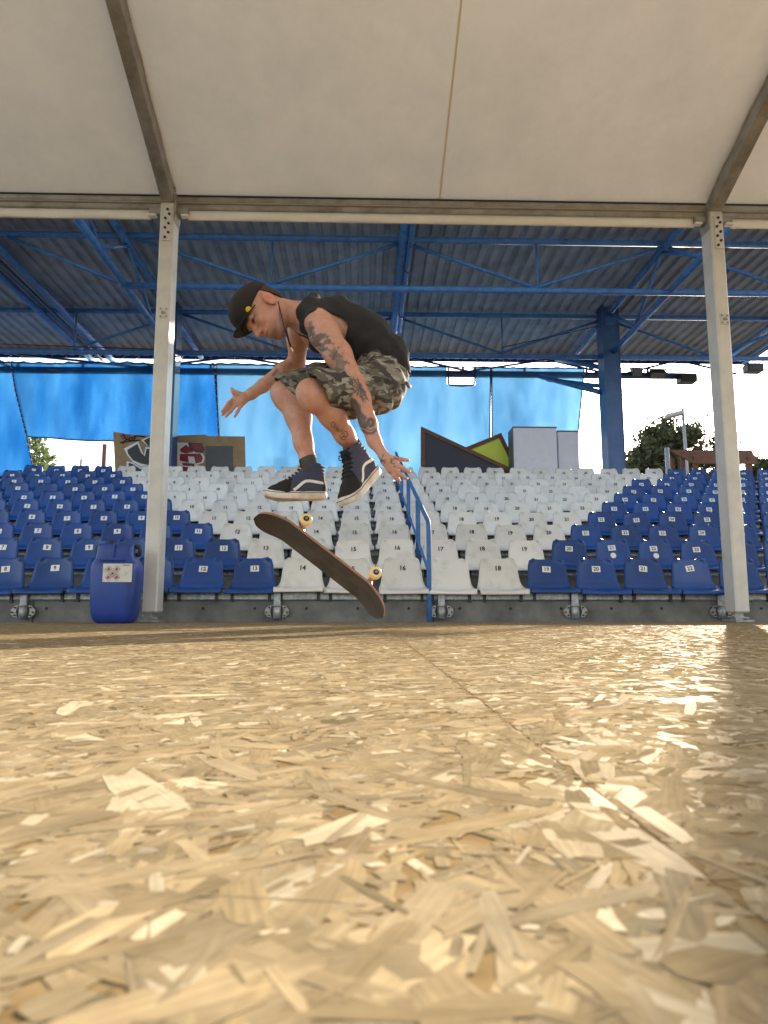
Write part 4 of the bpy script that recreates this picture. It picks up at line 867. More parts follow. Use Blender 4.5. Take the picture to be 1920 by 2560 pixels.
# ------------------------------------------------------------------ organic shapes: smooth distance field -> mesh
class Field:
    def __init__(s, lo, hi, h):
        s.o = np.array(lo, dtype=np.float64); s.h = h; s.n = np.ceil((np.array(hi) - s.o) / h).astype(int) + 1; s.A = np.full(s.n, 1.0, dtype=np.float32)
    def _blk(s, lo, hi):
        a = np.clip(np.floor((np.array(lo) - s.o) / s.h).astype(int), 0, s.n); b_ = np.clip(np.ceil((np.array(hi) - s.o) / s.h).astype(int) + 1, 0, s.n)
        g_ = [s.o[i] + s.h * np.arange(a[i], b_[i]) for i in range(3)]
        return tuple(slice(a[i], b_[i]) for i in range(3)), g_[0][:, None, None], g_[1][None, :, None], g_[2][None, None, :]
    def _mix(s, sl, d, k, op):
        A = s.A[sl].astype(np.float64)
        if op == 'sub': A = -A
        if k > 0:
            hh = np.maximum(k - np.abs(A - d), 0) / k; R_ = np.minimum(A, d) - hh * hh * k * .25
        else: R_ = np.minimum(A, d)
        s.A[sl] = -R_ if op == 'sub' else R_
    def cone(s, a, b_, ra, rb, k=.02, op='add'):
        a, b_ = np.array(a), np.array(b_); m_ = max(ra, rb) + k + .03; sl, x, y, z = s._blk(np.minimum(a, b_) - m_, np.maximum(a, b_) + m_)
        d = b_ - a; L2 = max(d @ d, 1e-9); t = np.clip(((x - a[0]) * d[0] + (y - a[1]) * d[1] + (z - a[2]) * d[2]) / L2, 0, 1)
        D = np.sqrt((x - a[0] - t * d[0]) ** 2 + (y - a[1] - t * d[1]) ** 2 + (z - a[2] - t * d[2]) ** 2) - (ra + (rb - ra) * t)
        s._mix(sl, D, k, op); return s
    def chain(s, pts, rs, k=.02):
        for i in range(len(pts) - 1): s.cone(pts[i], pts[i + 1], rs[i], rs[i + 1], k)
        return s
    def ell(s, c, r, ax3=None, k=.02, op='add'):
        c = np.array(c); r = np.array(r); E = np.eye(3) if ax3 is None else np.array([list(v) for v in ax3]); m_ = max(r) + k + .03
        sl, x, y, z = s._blk(c - m_, c + m_); q = [((x - c[0]) * E[i][0] + (y - c[1]) * E[i][1] + (z - c[2]) * E[i][2]) for i in range(3)]
        k0 = np.sqrt(sum((q[i] / r[i]) ** 2 for i in range(3))); k1 = np.sqrt(sum((q[i] / r[i] ** 2) ** 2 for i in range(3))) + 1e-9
        s._mix(sl, k0 * (k0 - 1) / k1, k, op); return s
    def grid(s): return [s.o[0] + s.h * np.arange(s.n[0])[:, None, None], s.o[1] + s.h * np.arange(s.n[1])[None, :, None], s.o[2] + s.h * np.arange(s.n[2])[None, None, :]]
    def plane(s, p, n):
        """keep the side the normal points to"""
        p, n = np.array(p), np.array(n) / np.linalg.norm(np.array(n)); x, y, z = s.grid(); s.A = np.maximum(s.A, -((x - p[0]) * n[0] + (y - p[1]) * n[1] + (z - p[2]) * n[2])).astype(np.float32); return s
    def shell(s, t): s.A = np.maximum(s.A, -(s.A + t)); return s
    def nets(s):
        A = s.A; S_ = A < 0; c = np.zeros(tuple(np.array(A.shape) - 1), dtype=np.uint8)
        cs = [(i, j, k) for i in (0, 1) for j in (0, 1) for k in (0, 1)]; n = np.array(A.shape) - 1
        for (i, j, k) in cs: c += S_[i:i + n[0], j:j + n[1], k:k + n[2]]
        ids = np.argwhere((c > 0) & (c < 8)); idx = np.full(c.shape, -1, dtype=np.int64); idx[tuple(ids.T)] = np.arange(len(ids))
        pos = np.zeros((len(ids), 3)); cnt = np.zeros(len(ids))
        for a in cs:
            for ax_ in range(3):
                if a[ax_]: continue
                b_ = list(a); b_[ax_] = 1; va = A[tuple((ids + a).T)].astype(float); vb = A[tuple((ids + b_).T)].astype(float); m_ = (va < 0) != (vb < 0); t = np.where(m_, va / np.where(m_, va - vb, 1), 0)
                p = np.repeat(np.array(a, float)[None], len(ids), 0); p[:, ax_] += t; pos += p * m_[:, None]; cnt += m_
        V = s.o + s.h * (ids + pos / cnt[:, None]); Q = []
        for ax_ in range(3):
            o1, o2 = [k for k in range(3) if k != ax_]; lo = [slice(0, A.shape[k]) for k in range(3)]
            a = [slice(None)] * 3; b_ = [slice(None)] * 3; a[ax_] = slice(0, -1); b_[ax_] = slice(1, None)
            e = np.argwhere(S_[tuple(a)] != S_[tuple(b_)]); ok = (e[:, o1] > 0) & (e[:, o2] > 0) & (e[:, o1] < n[o1]) & (e[:, o2] < n[o2]); e = e[ok]
            f0 = S_[tuple(e.T)]
            def at_(d1, d2):
                q = e.copy(); q[:, o1] += d1; q[:, o2] += d2; return idx[tuple(q.T)]
            q = np.stack([at_(-1, -1), at_(0, -1), at_(0, 0), at_(-1, 0)], 1)
            fl = f0 if ax_ != 1 else ~f0
            q[~fl] = q[~fl][:, ::-1]; Q.append(q)
        return V, np.concatenate(Q)
def vnormals(V, Q):
    fn = np.cross(V[Q[:, 2]] - V[Q[:, 0]], V[Q[:, 3]] - V[Q[:, 1]]); N = np.zeros_like(V)
    for i in range(4): np.add.at(N, Q[:, i], fn)
    return N / (np.linalg.norm(N, axis=1)[:, None] + 1e-12)
def relax(V, Q, it=2, lam=.5):
    for _ in range(it):
        s_ = np.zeros_like(V); c = np.zeros(len(V))
        for i in range(4):
            for d in (1, 3): np.add.at(s_, Q[:, i], V[Q[:, (i + d) % 4]]); np.add.at(c, Q[:, i], 1)
        V = V + lam * (s_ / c[:, None] - V)
    return V
def organic(name, fld, m, parent, it=2, disp=None):
    V, Q = fld.nets(); V = relax(V, Q, it); N = vnormals(V, Q)
    if disp is not None: V = V + N * disp(V, N)[:, None]
    org = np.array(parent_world(parent)); me = mesh_np(name, V - org, Q, True); o = bpy.data.objects.new(name, me); link(o, parent, m)
    return o, V, Q
from mathutils.bvhtree import BVHTree
class Surf:
    def __init__(s, V, Q): s.t = BVHTree.FromPolygons([tuple(v) for v in V], [tuple(q) for q in Q])
    def hit(s, px, py):
        d = ray(px, py).normalized(); l, n_, i, dist = s.t.ray_cast(Vector((0, 0, CAM_H)), d); return l, n_
    def cast(s, o, d): return s.t.ray_cast(o, d)
def ribbon(name, surf_pts, width, m, parent, lift=.0015, th=.0012):
    """a strip laid on a surface: points with normals"""
    V, Fc = [], []
    for i, (p, n_) in enumerate(surf_pts):
        t = (surf_pts[min(i + 1, len(surf_pts) - 1)][0] - surf_pts[max(i - 1, 0)][0]).normalized(); s_ = t.cross(n_).normalized()
        w = width[i] if isinstance(width, (list, tuple)) else width
        V += [p + n_ * lift - s_ * w / 2, p + n_ * lift + s_ * w / 2, p + n_ * (lift - th - .002) + s_ * w / 2, p + n_ * (lift - th - .002) - s_ * w / 2]
    for i in range(len(surf_pts) - 1):
        for k in range(4): Fc.append((4 * i + k, 4 * i + (k + 1) % 4, 4 * i + 4 + (k + 1) % 4, 4 * i + 4 + k))
    Fc += [(0, 1, 2, 3), tuple(4 * len(surf_pts) - 4 + k for k in (3, 2, 1, 0))]
    return MB().add(V, Fc).build(name, m, parent)

person = empty('person', P(880, 1180, 3.3), 'person in black sleeveless shirt, camouflage shorts and brown cap jumping above the skateboard', 'person')
LO, HI = (-.86, 2.82, .55), (.30, 3.86, 1.85)
# --- head frame
HF = (Vector((-.40, 0, -.916)) * math.cos(R(16)) + Vector((0, -1, 0)) * math.sin(R(16))).normalized(); HU = Vector((-.916, 0, .40)); HU = (HU - HF * HU.dot(HF)).normalized(); HS = HU.cross(HF).normalized()
if HS.y > 0: HS = -HS
HO = P(660, 779, 3.24); HK = 1.13
def hp(f, s_, u): return HO + (HF * f + HS * s_ + HU * u) * HK
HE = (HF, HS, HU)
def hr_(*r): return tuple(k * HK for k in r)
B = Field(LO, HI, .004)
# head
B.ell(hp(-.010, 0, .035), hr_(.098, .077, .088), HE, .01); B.ell(hp(.030, 0, -.040), hr_(.066, .060, .078), HE, .03)
B.cone(hp(.068, 0, -.098), hp(.074, 0, -.090), .024 * HK, .024 * HK, .03)
for s_ in (-1, 1):
    B.cone(hp(-.005, s_ * .052, -.055), hp(.062, s_ * .018, -.100), .016 * HK, .016 * HK, .025); B.ell(hp(.062, s_ * .042, -.022), hr_(.022, .018, .018), HE, .02)
B.ell(hp(.082, 0, .026), hr_(.018, .050, .014), HE, .015)
for s_ in (-1, 1): B.ell(hp(.098, s_ * .032, .006), hr_(.016, .018, .012), HE, .012, 'sub'); B.ell(hp(.077, s_ * .032, .006), hr_(.013, .014, .012), HE, .006)
B.cone(hp(.088, 0, .012), hp(.117, 0, -.028), .009 * HK, .0125 * HK, .012)
for s_ in (-1, 1): B.ell(hp(.103, s_ * .013, -.031), hr_(.012, .009, .009), HE, .008)
B.ell(hp(.094, 0, -.056), hr_(.012, .024, .007), HE, .010); B.ell(hp(.091, 0, -.069), hr_(.012, .021, .007), HE, .008)
B.cone(hp(.108, -.022, -.0625), hp(.108, .022, -.0625), .005, .005, .004, 'sub')
for s_ in (-1, 1):
    B.ell(hp(-.016, s_ * .079, -.016), hr_(.022, .011, .036), (HF * .93 + HU * .3, HS, HU * .93 - HF * .3), .008); B.ell(hp(-.008, s_ * .093, -.014), hr_(.009, .008, .016), HE, .006, 'sub')
# neck, torso
NB = P(752, 792, 3.31)
B.cone(hp(-.035, 0, -.035), NB, .058, .066, .03)
SN, SF = P(797, 806, 3.165), P(748, 800, 3.50)
for q in (SN, SF): B.cone(NB, q, .052, .050, .04)
TOR = [P(788, 816, 3.33), P(835, 828, 3.34), P(900, 865, 3.36), P(960, 928, 3.37)]
for dy, kx in ((-.075, 1), (.075, 1)):
    pts = [p + Vector((0, dy, 0)) for p in TOR]; B.chain(pts, [.080, .098, .095, .100], .05)
# near arm
EN, WN = P(886, 955, 3.08), P(936, 1104, 3.06)
B.chain([SN, SN.lerp(EN, .22) + Vector((-.008, 0, .004)), SN.lerp(EN, .55), EN], [.062, .068, .060, .045], .03)
B.chain([EN, EN.lerp(WN, .28), EN.lerp(WN, .7), WN], [.044, .047, .037, .030], .02)
# far arm
EF, WF = P(742, 905, 3.64), P(628, 985, 3.58)
B.chain([SF, SF.lerp(EF, .45), EF], [.058, .055, .044], .03); B.chain([EF, EF.lerp(WF, .3), EF.lerp(WF, .75), WF], [.042, .045, .033, .028], .02)
def hand(wr, palm, mcps, tips, mids, thumb, Y, rf=.0085):
    Pp = [P(a, c, y) for a, c, y in palm]; B.cone(wr, Pp[0], .026, .022, .02)
    for (a, c, y) in mcps: B.cone(Pp[0], P(a, c, y), .020, .0125, .016)
    for m0, m1, m2 in zip(mcps, mids, tips): B.chain([P(*m0), P(*m1), P(*m2)], [rf * 1.12, rf, rf * .82], .006)
    B.chain([P(*t) for t in thumb], [.017, .0115, .0095][:len(thumb)] if len(thumb) == 3 else [.018, .014, .0105, .0085], .012)
yh_ = 3.57
hand(WF, [(606, 998, yh_)], [(588, 993, yh_ - .005), (587, 1001, yh_), (593, 1008, yh_), (602, 1014, yh_)], [(555.5, 1029, yh_ - .03), (556, 1038, yh_ - .02), (564.5, 1042, yh_ - .015), (587, 1042, yh_ - .01)],
     [(571, 1007, yh_ - .02), (569, 1021, yh_ - .015), (578, 1027, yh_ - .01), (594, 1029, yh_ - .005)], [(608, 990, yh_ - .01), (594, 984.5, yh_ - .02), (583.5, 979.5, yh_ - .025), (579, 972, yh_ - .025)], yh_)
yn = 3.03
hand(WN, [(966, 1149, yn)], [(986, 1147, yn + .005), (993, 1163, yn), (985, 1174, yn), (973, 1175, yn + .005)], [(1020, 1150.5, yn + .02), (1023.5, 1180, yn + .01), (1016.5, 1197, yn + .01), (998.5, 1202, yn + .015)],
     [(1003, 1148.5, yn + .005), (1009, 1171, yn), (1001, 1186, yn), (986, 1189, yn + .005)], [(958, 1146, yn + .03), (968, 1158, yn + .055), (978, 1168, yn + .07), (986, 1176, yn + .08)], yn, .0098)
# legs
HN, KN, AN_ = P(945, 968, 3.27), P(779, 986, 3.04), P(886, 1122, 3.26)
HFp, KF, AF = P(940, 955, 3.48), P(710, 985, 3.43), P(770, 1150, 3.38)
B.chain([HN, HN.lerp(KN, .5), KN], [.092, .078, .060], .03); B.cone(KN + Vector((-.012, -.008, .012)), KN + Vector((0, 0, -.03)), .050, .046, .03)
calf = KN.lerp(AN_, .34) + Vector((.028, .015, -.004)); B.chain([KN, calf, KN.lerp(AN_, .72) + Vector((.006, 0, 0)), AN_], [.054, .058, .043, .037], .03)
B.chain([HFp, HFp.lerp(KF, .5), KF], [.090, .076, .058], .03); B.cone(KF + Vector((-.012, -.005, .01)), KF + Vector((0, 0, -.03)), .048, .046, .03)
calf = KF.lerp(AF, .36) + Vector((.030, .01, 0)); B.chain([KF, calf, KF.lerp(AF, .74) + Vector((.008, 0, 0)), AF], [.054, .060, .044, .038], .03)
B.cone(AN_, P(898, 1145, 3.26), .037, .036, .02); B.cone(AF, P(772, 1195, 3.37), .037, .036, .02)
body, BV, BQ = organic('body', B, 'skin', person, 1)
BS = Surf(BV, BQ)
# --- skin colour and tattoos, stored on the body's points
N = vnormals(BV, BQ); px = project(BV); see = (N[:, 1] < .35)
skin = np.tile(np.array([.53, .285, .205]), (len(BV), 1))
def vnoise(V, sc, sd):
    q = V * sc; r_ = np.random.default_rng(sd); out = np.zeros(len(V))
    for k in range(7):
        w = r_.normal(0, 1, 3) * (1 + .55 * k); out += np.sin(q @ w + r_.uniform(0, 6) + 1.3 * np.sin(q @ r_.normal(0, 1, 3))) / (1 + .35 * k)
    return out / 2.6
loc = np.array(BV) - np.array(HO); hf, hs, hu = (loc @ np.array(HF)) / HK, (loc @ np.array(HS)) / HK, (loc @ np.array(HU)) / HK
head = (np.linalg.norm(loc, axis=1) < .20)
def blend(mask, c, a):
    w = (np.clip(mask, 0, 1) * a)[:, None]; skin[:] = skin * (1 - w) + np.array(c) * w
ss = lambda x, a, b_: np.clip((x - a) / (b_ - a), 0, 1)
arm_red = np.exp(-((px[:, 0] - 905) ** 2 + (px[:, 1] - 1000) ** 2) / 120 ** 2) * (BV[:, 1] < 3.2); blend(arm_red, (.50, .21, .14), .6)
blend(ss(vnoise(BV, 16, 21), -.2, .9), (.50, .215, .15), .45); blend(head * ss(hf, -.02, .05) * ss(-hu, -.02, .02), (.52, .235, .16), .5)
stub = head * (ss(-hu, .055, .085)) * ss(hf, -.02, .03); blend(stub, (.20, .12, .09), .55); blend(head * np.exp(-((hf - .088) ** 2 + (hu + .092) ** 2) / .018 ** 2), (.08, .05, .04), .7)
blend(head * np.exp(-((np.abs(hs) - .034) ** 2 / .016 ** 2 + (hu - .0055) ** 2 / .0055 ** 2 + (hf - .082) ** 2 / .03 ** 2)), (.03, .02, .018), 1.5)
blend(head * np.exp(-((np.abs(hs) - .034) ** 2 / .02 ** 2 + (hu - .027) ** 2 / .0055 ** 2 + (hf - .085) ** 2 / .03 ** 2)), (.05, .03, .02), 1.2)
blend(head * np.exp(-((hu + .0635) ** 2 / .008 ** 2 + (hs / .026) ** 4 + (hf - .097) ** 2 / .02 ** 2)), (.40, .13, .11), .8)
blend(head * np.exp(-((hu + .0625) ** 2 / .0028 ** 2 + (hs / .028) ** 4 + (hf - .095) ** 2 / .02 ** 2)), (.10, .03, .03), .9)
blend(head * np.exp(-((hf + .016) ** 2 / .02 ** 2 + (hu + .004) ** 2 / .03 ** 2)) * (np.abs(hs) > .07), (.62, .16, .10), .75)
INK = (.050, .055, .055)
z1 = lambda x, y: (520 + x * .3255, 660 + y * .3255)
z2 = lambda x, y: (620 + x * .2652, 1080 + y * .2652)
near_arm = see * (BV[:, 1] < 3.24) * (px[:, 0] > 740)
def ink_line(pts, w, a=.8, m_=None, sel=None):
    sel = near_arm if sel is None else sel; d = np.full(len(BV), 1e9)
    for (a0, a1) in zip(pts[:-1], pts[1:]):
        a0, a1 = np.array(a0), np.array(a1); v = a1 - a0; t = np.clip(((px - a0) @ v) / (v @ v + 1e-9), 0, 1); d = np.minimum(d, np.linalg.norm(px - a0 - t[:, None] * v, axis=1))
    blend(sel * ss(-d, -w - 1.2, -w + .6), INK if m_ is None else m_, a)
def ink_blob(cx, cy, rx, ry, ang, th, a, sd, sc=70, sel=None):
    sel = near_arm if sel is None else sel; c, s_ = math.cos(ang), math.sin(ang); dx, dy = px[:, 0] - cx, px[:, 1] - cy
    e = ((dx * c + dy * s_) / rx) ** 2 + ((-dx * s_ + dy * c) / ry) ** 2; blend(sel * ss(vnoise(BV, sc, sd) + .9 * (1 - e) - .35, th - .12, th + .22), INK, a)
ink_blob(*z1(800, 590), 30, 38, .3, -.05, .75, 2, 60); ink_blob(*z1(770, 560), 25, 30, 0, .35, .5, 3, 110)
ink_blob(*z1(900, 615), 12, 20, .7, -.2, .8, 6, 60); ink_line([z1(785, 455), z1(800, 520), z1(815, 570)], 5, .6)
ink_blob(*z1(1010, 760), 18, 36, -.15, -.12, .66, 4, 80); ink_blob(*z1(965, 690), 12, 24, -.3, .3, .6, 5, 90)
for (x, y) in ((930, 660), (890, 715), (985, 665), (860, 650), (960, 610), (1000, 640), (935, 700), (870, 690)): ink_line([z1(x, y), z1(x + 4, y + 4)], 2.2, .7)
ink_line([z1(860, 735), z1(930, 790), z1(985, 850)], 3, .45); ink_line([z1(1040, 745), z1(1085, 762)], 2, .6)
web = [(1115, 870), (1100, 925), (1110, 990), (1145, 1010), (1190, 1055), (1235, 1050), (1215, 985), (1175, 920), (1150, 875)]; cw = (1165, 955)
for (x, y) in web: ink_line([z1(*cw), z1(x, y)], 1.0, .85)
for t in (.35, .62, .88):
    q = [(cw[0] + (x - cw[0]) * t, cw[1] + (y - cw[1]) * t) for x, y in web]
    for a, c in zip(q, q[1:] + q[:1]): m_ = ((a[0] + c[0]) / 2 * .86 + cw[0] * .14, (a[1] + c[1]) / 2 * .86 + cw[1] * .14); ink_line([z1(*a), z1(*m_), z1(*c)], .9, .85)
ink_blob(*z1(1190, 1010), 9, 16, -.4, .2, .5, 9, 90)
ink_line([z1(1095, 1055), z1(1130, 1100), z1(1145, 1160), z1(1175, 1200), z1(1200, 1235)], 9.5, .82); ink_line([z1(1125, 1050), z1(1160, 1090), z1(1165, 1140), z1(1205, 1180)], 4, .8)
ink_line([z1(1235, 1225), z1(1232, 1200), z1(1250, 1190), z1(1270, 1205), z1(1268, 1235), z1(1245, 1245)], 4, .85)
ink_line([z1(1190, 1280), z1(1225, 1300), z1(1265, 1298), z1(1290, 1275)], 3, .85); ink_line([z1(1210, 1262), z1(1245, 1280), z1(1280, 1262)], 1.6, .75); ink_line([z1(1200, 1330), z1(1215, 1380)], 3, .6)
for seg in ([(1230, 240), (1270, 270), (1290, 290)], [(1275, 215), (1255, 285)], [(1235, 275), (1295, 265)], [(1350, 250), (1345, 290), (1380, 300)], [(1385, 240), (1350, 280)], [(1390, 255), (1420, 250)], [(1330, 380), (1345, 390)], [(1375, 320), (1390, 330)]): ink_line([z2(*q) for q in seg], 1.3, .75)
leg = see * (px[:, 1] > 1000) * (px[:, 0] > 800)
for seg in ([(950, 1250), (945, 1225), (965, 1212), (980, 1235), (965, 1250), (985, 1262), (1000, 1240)], [(985, 1275), (1000, 1262), (1008, 1280), (990, 1285)], [(1015, 1290), (1030, 1275), (1040, 1300), (1020, 1310)], [(1050, 1285), (1070, 1290), (1075, 1315), (1055, 1335), (1040, 1320), (1060, 1305)], [(1010, 1320), (1030, 1350), (1055, 1350)], [(1020, 1335), (1045, 1325)]): ink_line([z1(*q) for q in seg], 1.0, .85, (.09, .075, .05), leg)
ink_line([z1(500, 850), z1(520, 830), z1(530, 815)], 3, .6, sel=see); ink_line([z1(690, 815), z1(740, 800)], 2.5, .5, sel=see)
ca = body.data.color_attributes.new('skin', 'FLOAT_COLOR', 'POINT'); ca.data.foreach_set('color', np.concatenate([skin, np.ones((len(skin), 1))], 1).astype(np.float32).ravel())
# --- short hair below the cap
H = Field(np.array(HO) - .22, np.array(HO) + .22, .004); H.ell(hp(-.010, 0, .035), hr_(.102, .0805, .092), HE, 0); H.ell(hp(-.045, 0, -.01), hr_(.062, .066, .055), HE, .02)
H.plane(hp(-.052, 0, 0), tuple(-HF * .92 + HU * .38)); H.plane(hp(0, 0, -.055), tuple(HU + HF * -.25))
organic('hair', H, 'hair', person, 1)
# --- cap: crown, brim, badge
Cf = Field(np.array(HO) - .30, np.array(HO) + .30, .004); Cf.ell(hp(-.004, 0, .040), hr_(.112, .090, .100), HE, 0); Cf.ell(hp(.045, 0, .075), hr_(.062, .070, .050), HE, .05)
Cf.plane(hp(.02, 0, .035), tuple(HU + HF * .06))
cap, CV, CQ = organic('cap', Cf, 'cap', person, 2)
V, Fc = [], []; nu, nv = 16, 8
for s_ in (0, 1):
    for j in range(nv + 1):
        for i in range(nu + 1):
            u = -1 + 2 * i / nu; v = j / nv; ff = .085 * (1 - .55 * u * u) ** .5 * 1.0 + v * (.086 - .042 * abs(u) ** 2.5) - .018 * abs(u); V.append(hp(ff, u * (.078 - .010 * v), .046 - .026 * u * u + .010 * v - .0045 * s_))
n1 = (nu + 1) * (nv + 1)
for j in range(nv):
    for i in range(nu): a = j * (nu + 1) + i; Fc += [(a, a + 1, a + nu + 2, a + nu + 1), (a + n1, a + n1 + nu + 1, a + n1 + nu + 2, a + n1 + 1)]
for i in range(nu): a = nv * (nu + 1) + i; Fc.append((a, a + 1, a + 1 + n1, a + n1)); Fc.append((i, i + n1, i + 1 + n1, i + 1))
for j in range(nv):
    for i in (0, nu): a = j * (nu + 1) + i; Fc.append((a, a + nu + 1, a + nu + 1 + n1, a + n1))
MB().add(V, Fc, True).build('brim', 'cap', cap)
CS = Surf(CV, CQ); l, n_ = CS.hit(621, 773)
if l is not None:
    t1 = n_.cross(Vector((0, 0, 1))).normalized(); t2 = t1.cross(n_).normalized()
    if t2.z < 0: t2 = -t2
    def badge_disc(c, r_, h0, m, nm, par): return MB().path([c + n_ * h0, c + n_ * (h0 + .0015)], r_, n=20).build(nm, m, par)
    bd = badge_disc(l, .0135, .0, 'yellow', 'badge', cap)
    MB().path([l + n_ * .0025 + t1 * (.0075 * math.cos(a)) + t2 * (.0075 * math.sin(a) - .0005) for a in np.linspace(R(200), R(340), 9)], .0008, n=5).build('badge_print', 'ink', bd)
    for s_ in (-1, 1): MB().path([l + n_ * .002 + t1 * s_ * .004 + t2 * .0035, l + n_ * .003 + t1 * s_ * .004 + t2 * .0035], .0012, n=6).build('badge_print', 'ink', bd)
# --- shirt
T = Field(LO, HI, .005)
TS = [P(800, 816, 3.33), P(838, 822, 3.34), P(902, 856, 3.36), P(960, 908, 3.37)]
for dy in (-.075, .075): T.chain([p + Vector((0, dy, 0)) for p in TS], [.092, .116, .122, .120], .05)
for q in (SN, SF): T.cone(P(772, 796, 3.33), q + Vector((0, 0, .0)), .074, .066, .04)
T.cone(P(968, 905, 3.29), P(1000, 925, 3.29), .09, .055, .04); T.cone(P(968, 905, 3.46), P(995, 925, 3.46), .09, .055, .04)
T.cone(P(772, 766, 3.23), P(784, 748, 3.32), .034, .026, .03); T.cone(P(784, 748, 3.32), P(775, 762, 3.42), .026, .034, .03); T.cone(P(755, 782, 3.20), P(772, 766, 3.23), .034, .034, .03)
T.shell(.010)
T.plane(P(800, 902, 3.3), (P(800, 902, 3.3) - P(1025, 938, 3.3)).cross(Vector((0, -1, 0))) * (1 if (P(800, 902, 3.3) - P(1025, 938, 3.3)).cross(Vector((0, -1, 0))).z > 0 else -1))
T.ell(P(811, 818, 3.11), (.112, .13, .080), None, .012, 'sub'); T.cone(P(795, 835, 3.10), P(812, 850, 3.12), .085, .06, .012, 'sub')
T.ell(P(745, 838, 3.56), (.085, .12, .10), None, .012, 'sub')
T.cone(P(680, 785, 3.29), P(738, 795, 3.31), .085, .066, .012, 'sub'); T.cone(P(700, 850, 3.32), P(735, 850, 3.33), .085, .05, .012, 'sub')
def shirt_disp(V, N):
    x, y, z = V[:, 0], V[:, 1], V[:, 2]; low = ss(-(z - 1.36), 0, .12)
    a = np.sin((x * .75 + z * 1.0) * 62 + 2.2 * np.sin(x * 17 + y * 11)) ; b_ = np.sin((x * 1.1 - z * .8 + .3 * y) * 44 + 1.5 * np.sin(z * 21))
    return .0022 * a + .0036 * b_ + low * .005 * np.sin(x * 85 + 2 * np.sin(y * 23 + z * 9))
organic('shirt', T, 'shirt', person, 2, shirt_disp)
# --- shorts
Sh = Field(LO, HI, .005)
Sh.cone(P(957, 950, 3.28), P(952, 945, 3.48), .124, .124, .03); Sh.cone(P(945, 905, 3.30), P(940, 905, 3.44), .12, .12, .04)
NT = Field(LO, HI, .005); NT.chain([P(945, 965, 3.24), P(862, 978, 3.13), P(800, 972, 3.05), P(770, 968, 3.02)], [.130, .098, .082, .082], .04); NT.cone(P(925, 985, 3.22), P(872, 1005, 3.17), .10, .074, .04); NT.plane(P(797, 975, 3.05), tuple(Vector((51, 6, 34))))
FT = Field(LO, HI, .005); FT.chain([P(930, 950, 3.48), P(800, 955, 3.46), P(728, 973, 3.44), P(700, 978, 3.43)], [.115, .088, .076, .076], .04); FT.plane(P(713, 976, 3.44), tuple(Vector((26, 4, 55)) * .5 + Vector((40, 0, 10)) * .5))
for f2 in (NT, FT):
    k = .02; hh = np.maximum(k - np.abs(Sh.A - f2.A), 0) / k; Sh.A = (np.minimum(Sh.A, f2.A) - hh * hh * k * .25).astype(np.float32)
Sh.ell(P(955, 985, 3.125), (.040, .035, .075), (Vector((.92, 0, .38)), Vector((0, 1, 0)), Vector((-.38, 0, .92))), .012); Sh.ell(P(955, 955, 3.125), (.046, .034, .016), (Vector((.95, 0, .3)), Vector((0, 1, 0)), Vector((-.3, 0, .95))), .006)
inner = Field(LO, HI, .005); inner.chain([P(900, 972, 3.19), P(797, 975, 3.05), P(755, 975, 3.0)], [.085, .073, .073], .02); inner.chain([P(850, 960, 3.46), P(718, 975, 3.44), P(680, 985, 3.43)], [.07, .067, .067], .02)
Sh.A = np.maximum(Sh.A, -inner.A)
def shorts_disp(V, N):
    x, y, z = V[:, 0], V[:, 1], V[:, 2]
    return .0034 * np.sin(x * 38 + z * 55 + 2 * np.sin(x * 15 + y * 9)) + .0042 * np.sin((x - z * .4) * 70 + 2.2 * np.sin(z * 26)) * ss(x, -.35, -.05)
organic('shorts', Sh, 'camo', person, 1, shorts_disp)
MB().path([P(1003, 955, 3.17), P(1021, 962, 3.28), P(1024, 966, 3.36)], .012, n=6).build('belt_loop', 'camo', person)
# --- necklace
cord = MB().path([P(*q) for q in ((697, 741, 3.30), (691, 738, 3.235), (697, 762, 3.175), (703, 786, 3.165), (709, 812, 3.165), (717, 840, 3.175), (727, 868, 3.2), (722, 850, 3.28), (713, 815, 3.36), (704, 780, 3.39), (699, 752, 3.36), (697, 741, 3.30))], .0032, n=6).build('necklace', 'black_plastic', person)
MB().path([P(727, 868, 3.2), P(730, 872, 3.2), P(733, 878, 3.2), P(731, 881, 3.2)], [.004, .005, .004, .003], n=6).build('pendant', 'truck', cord)
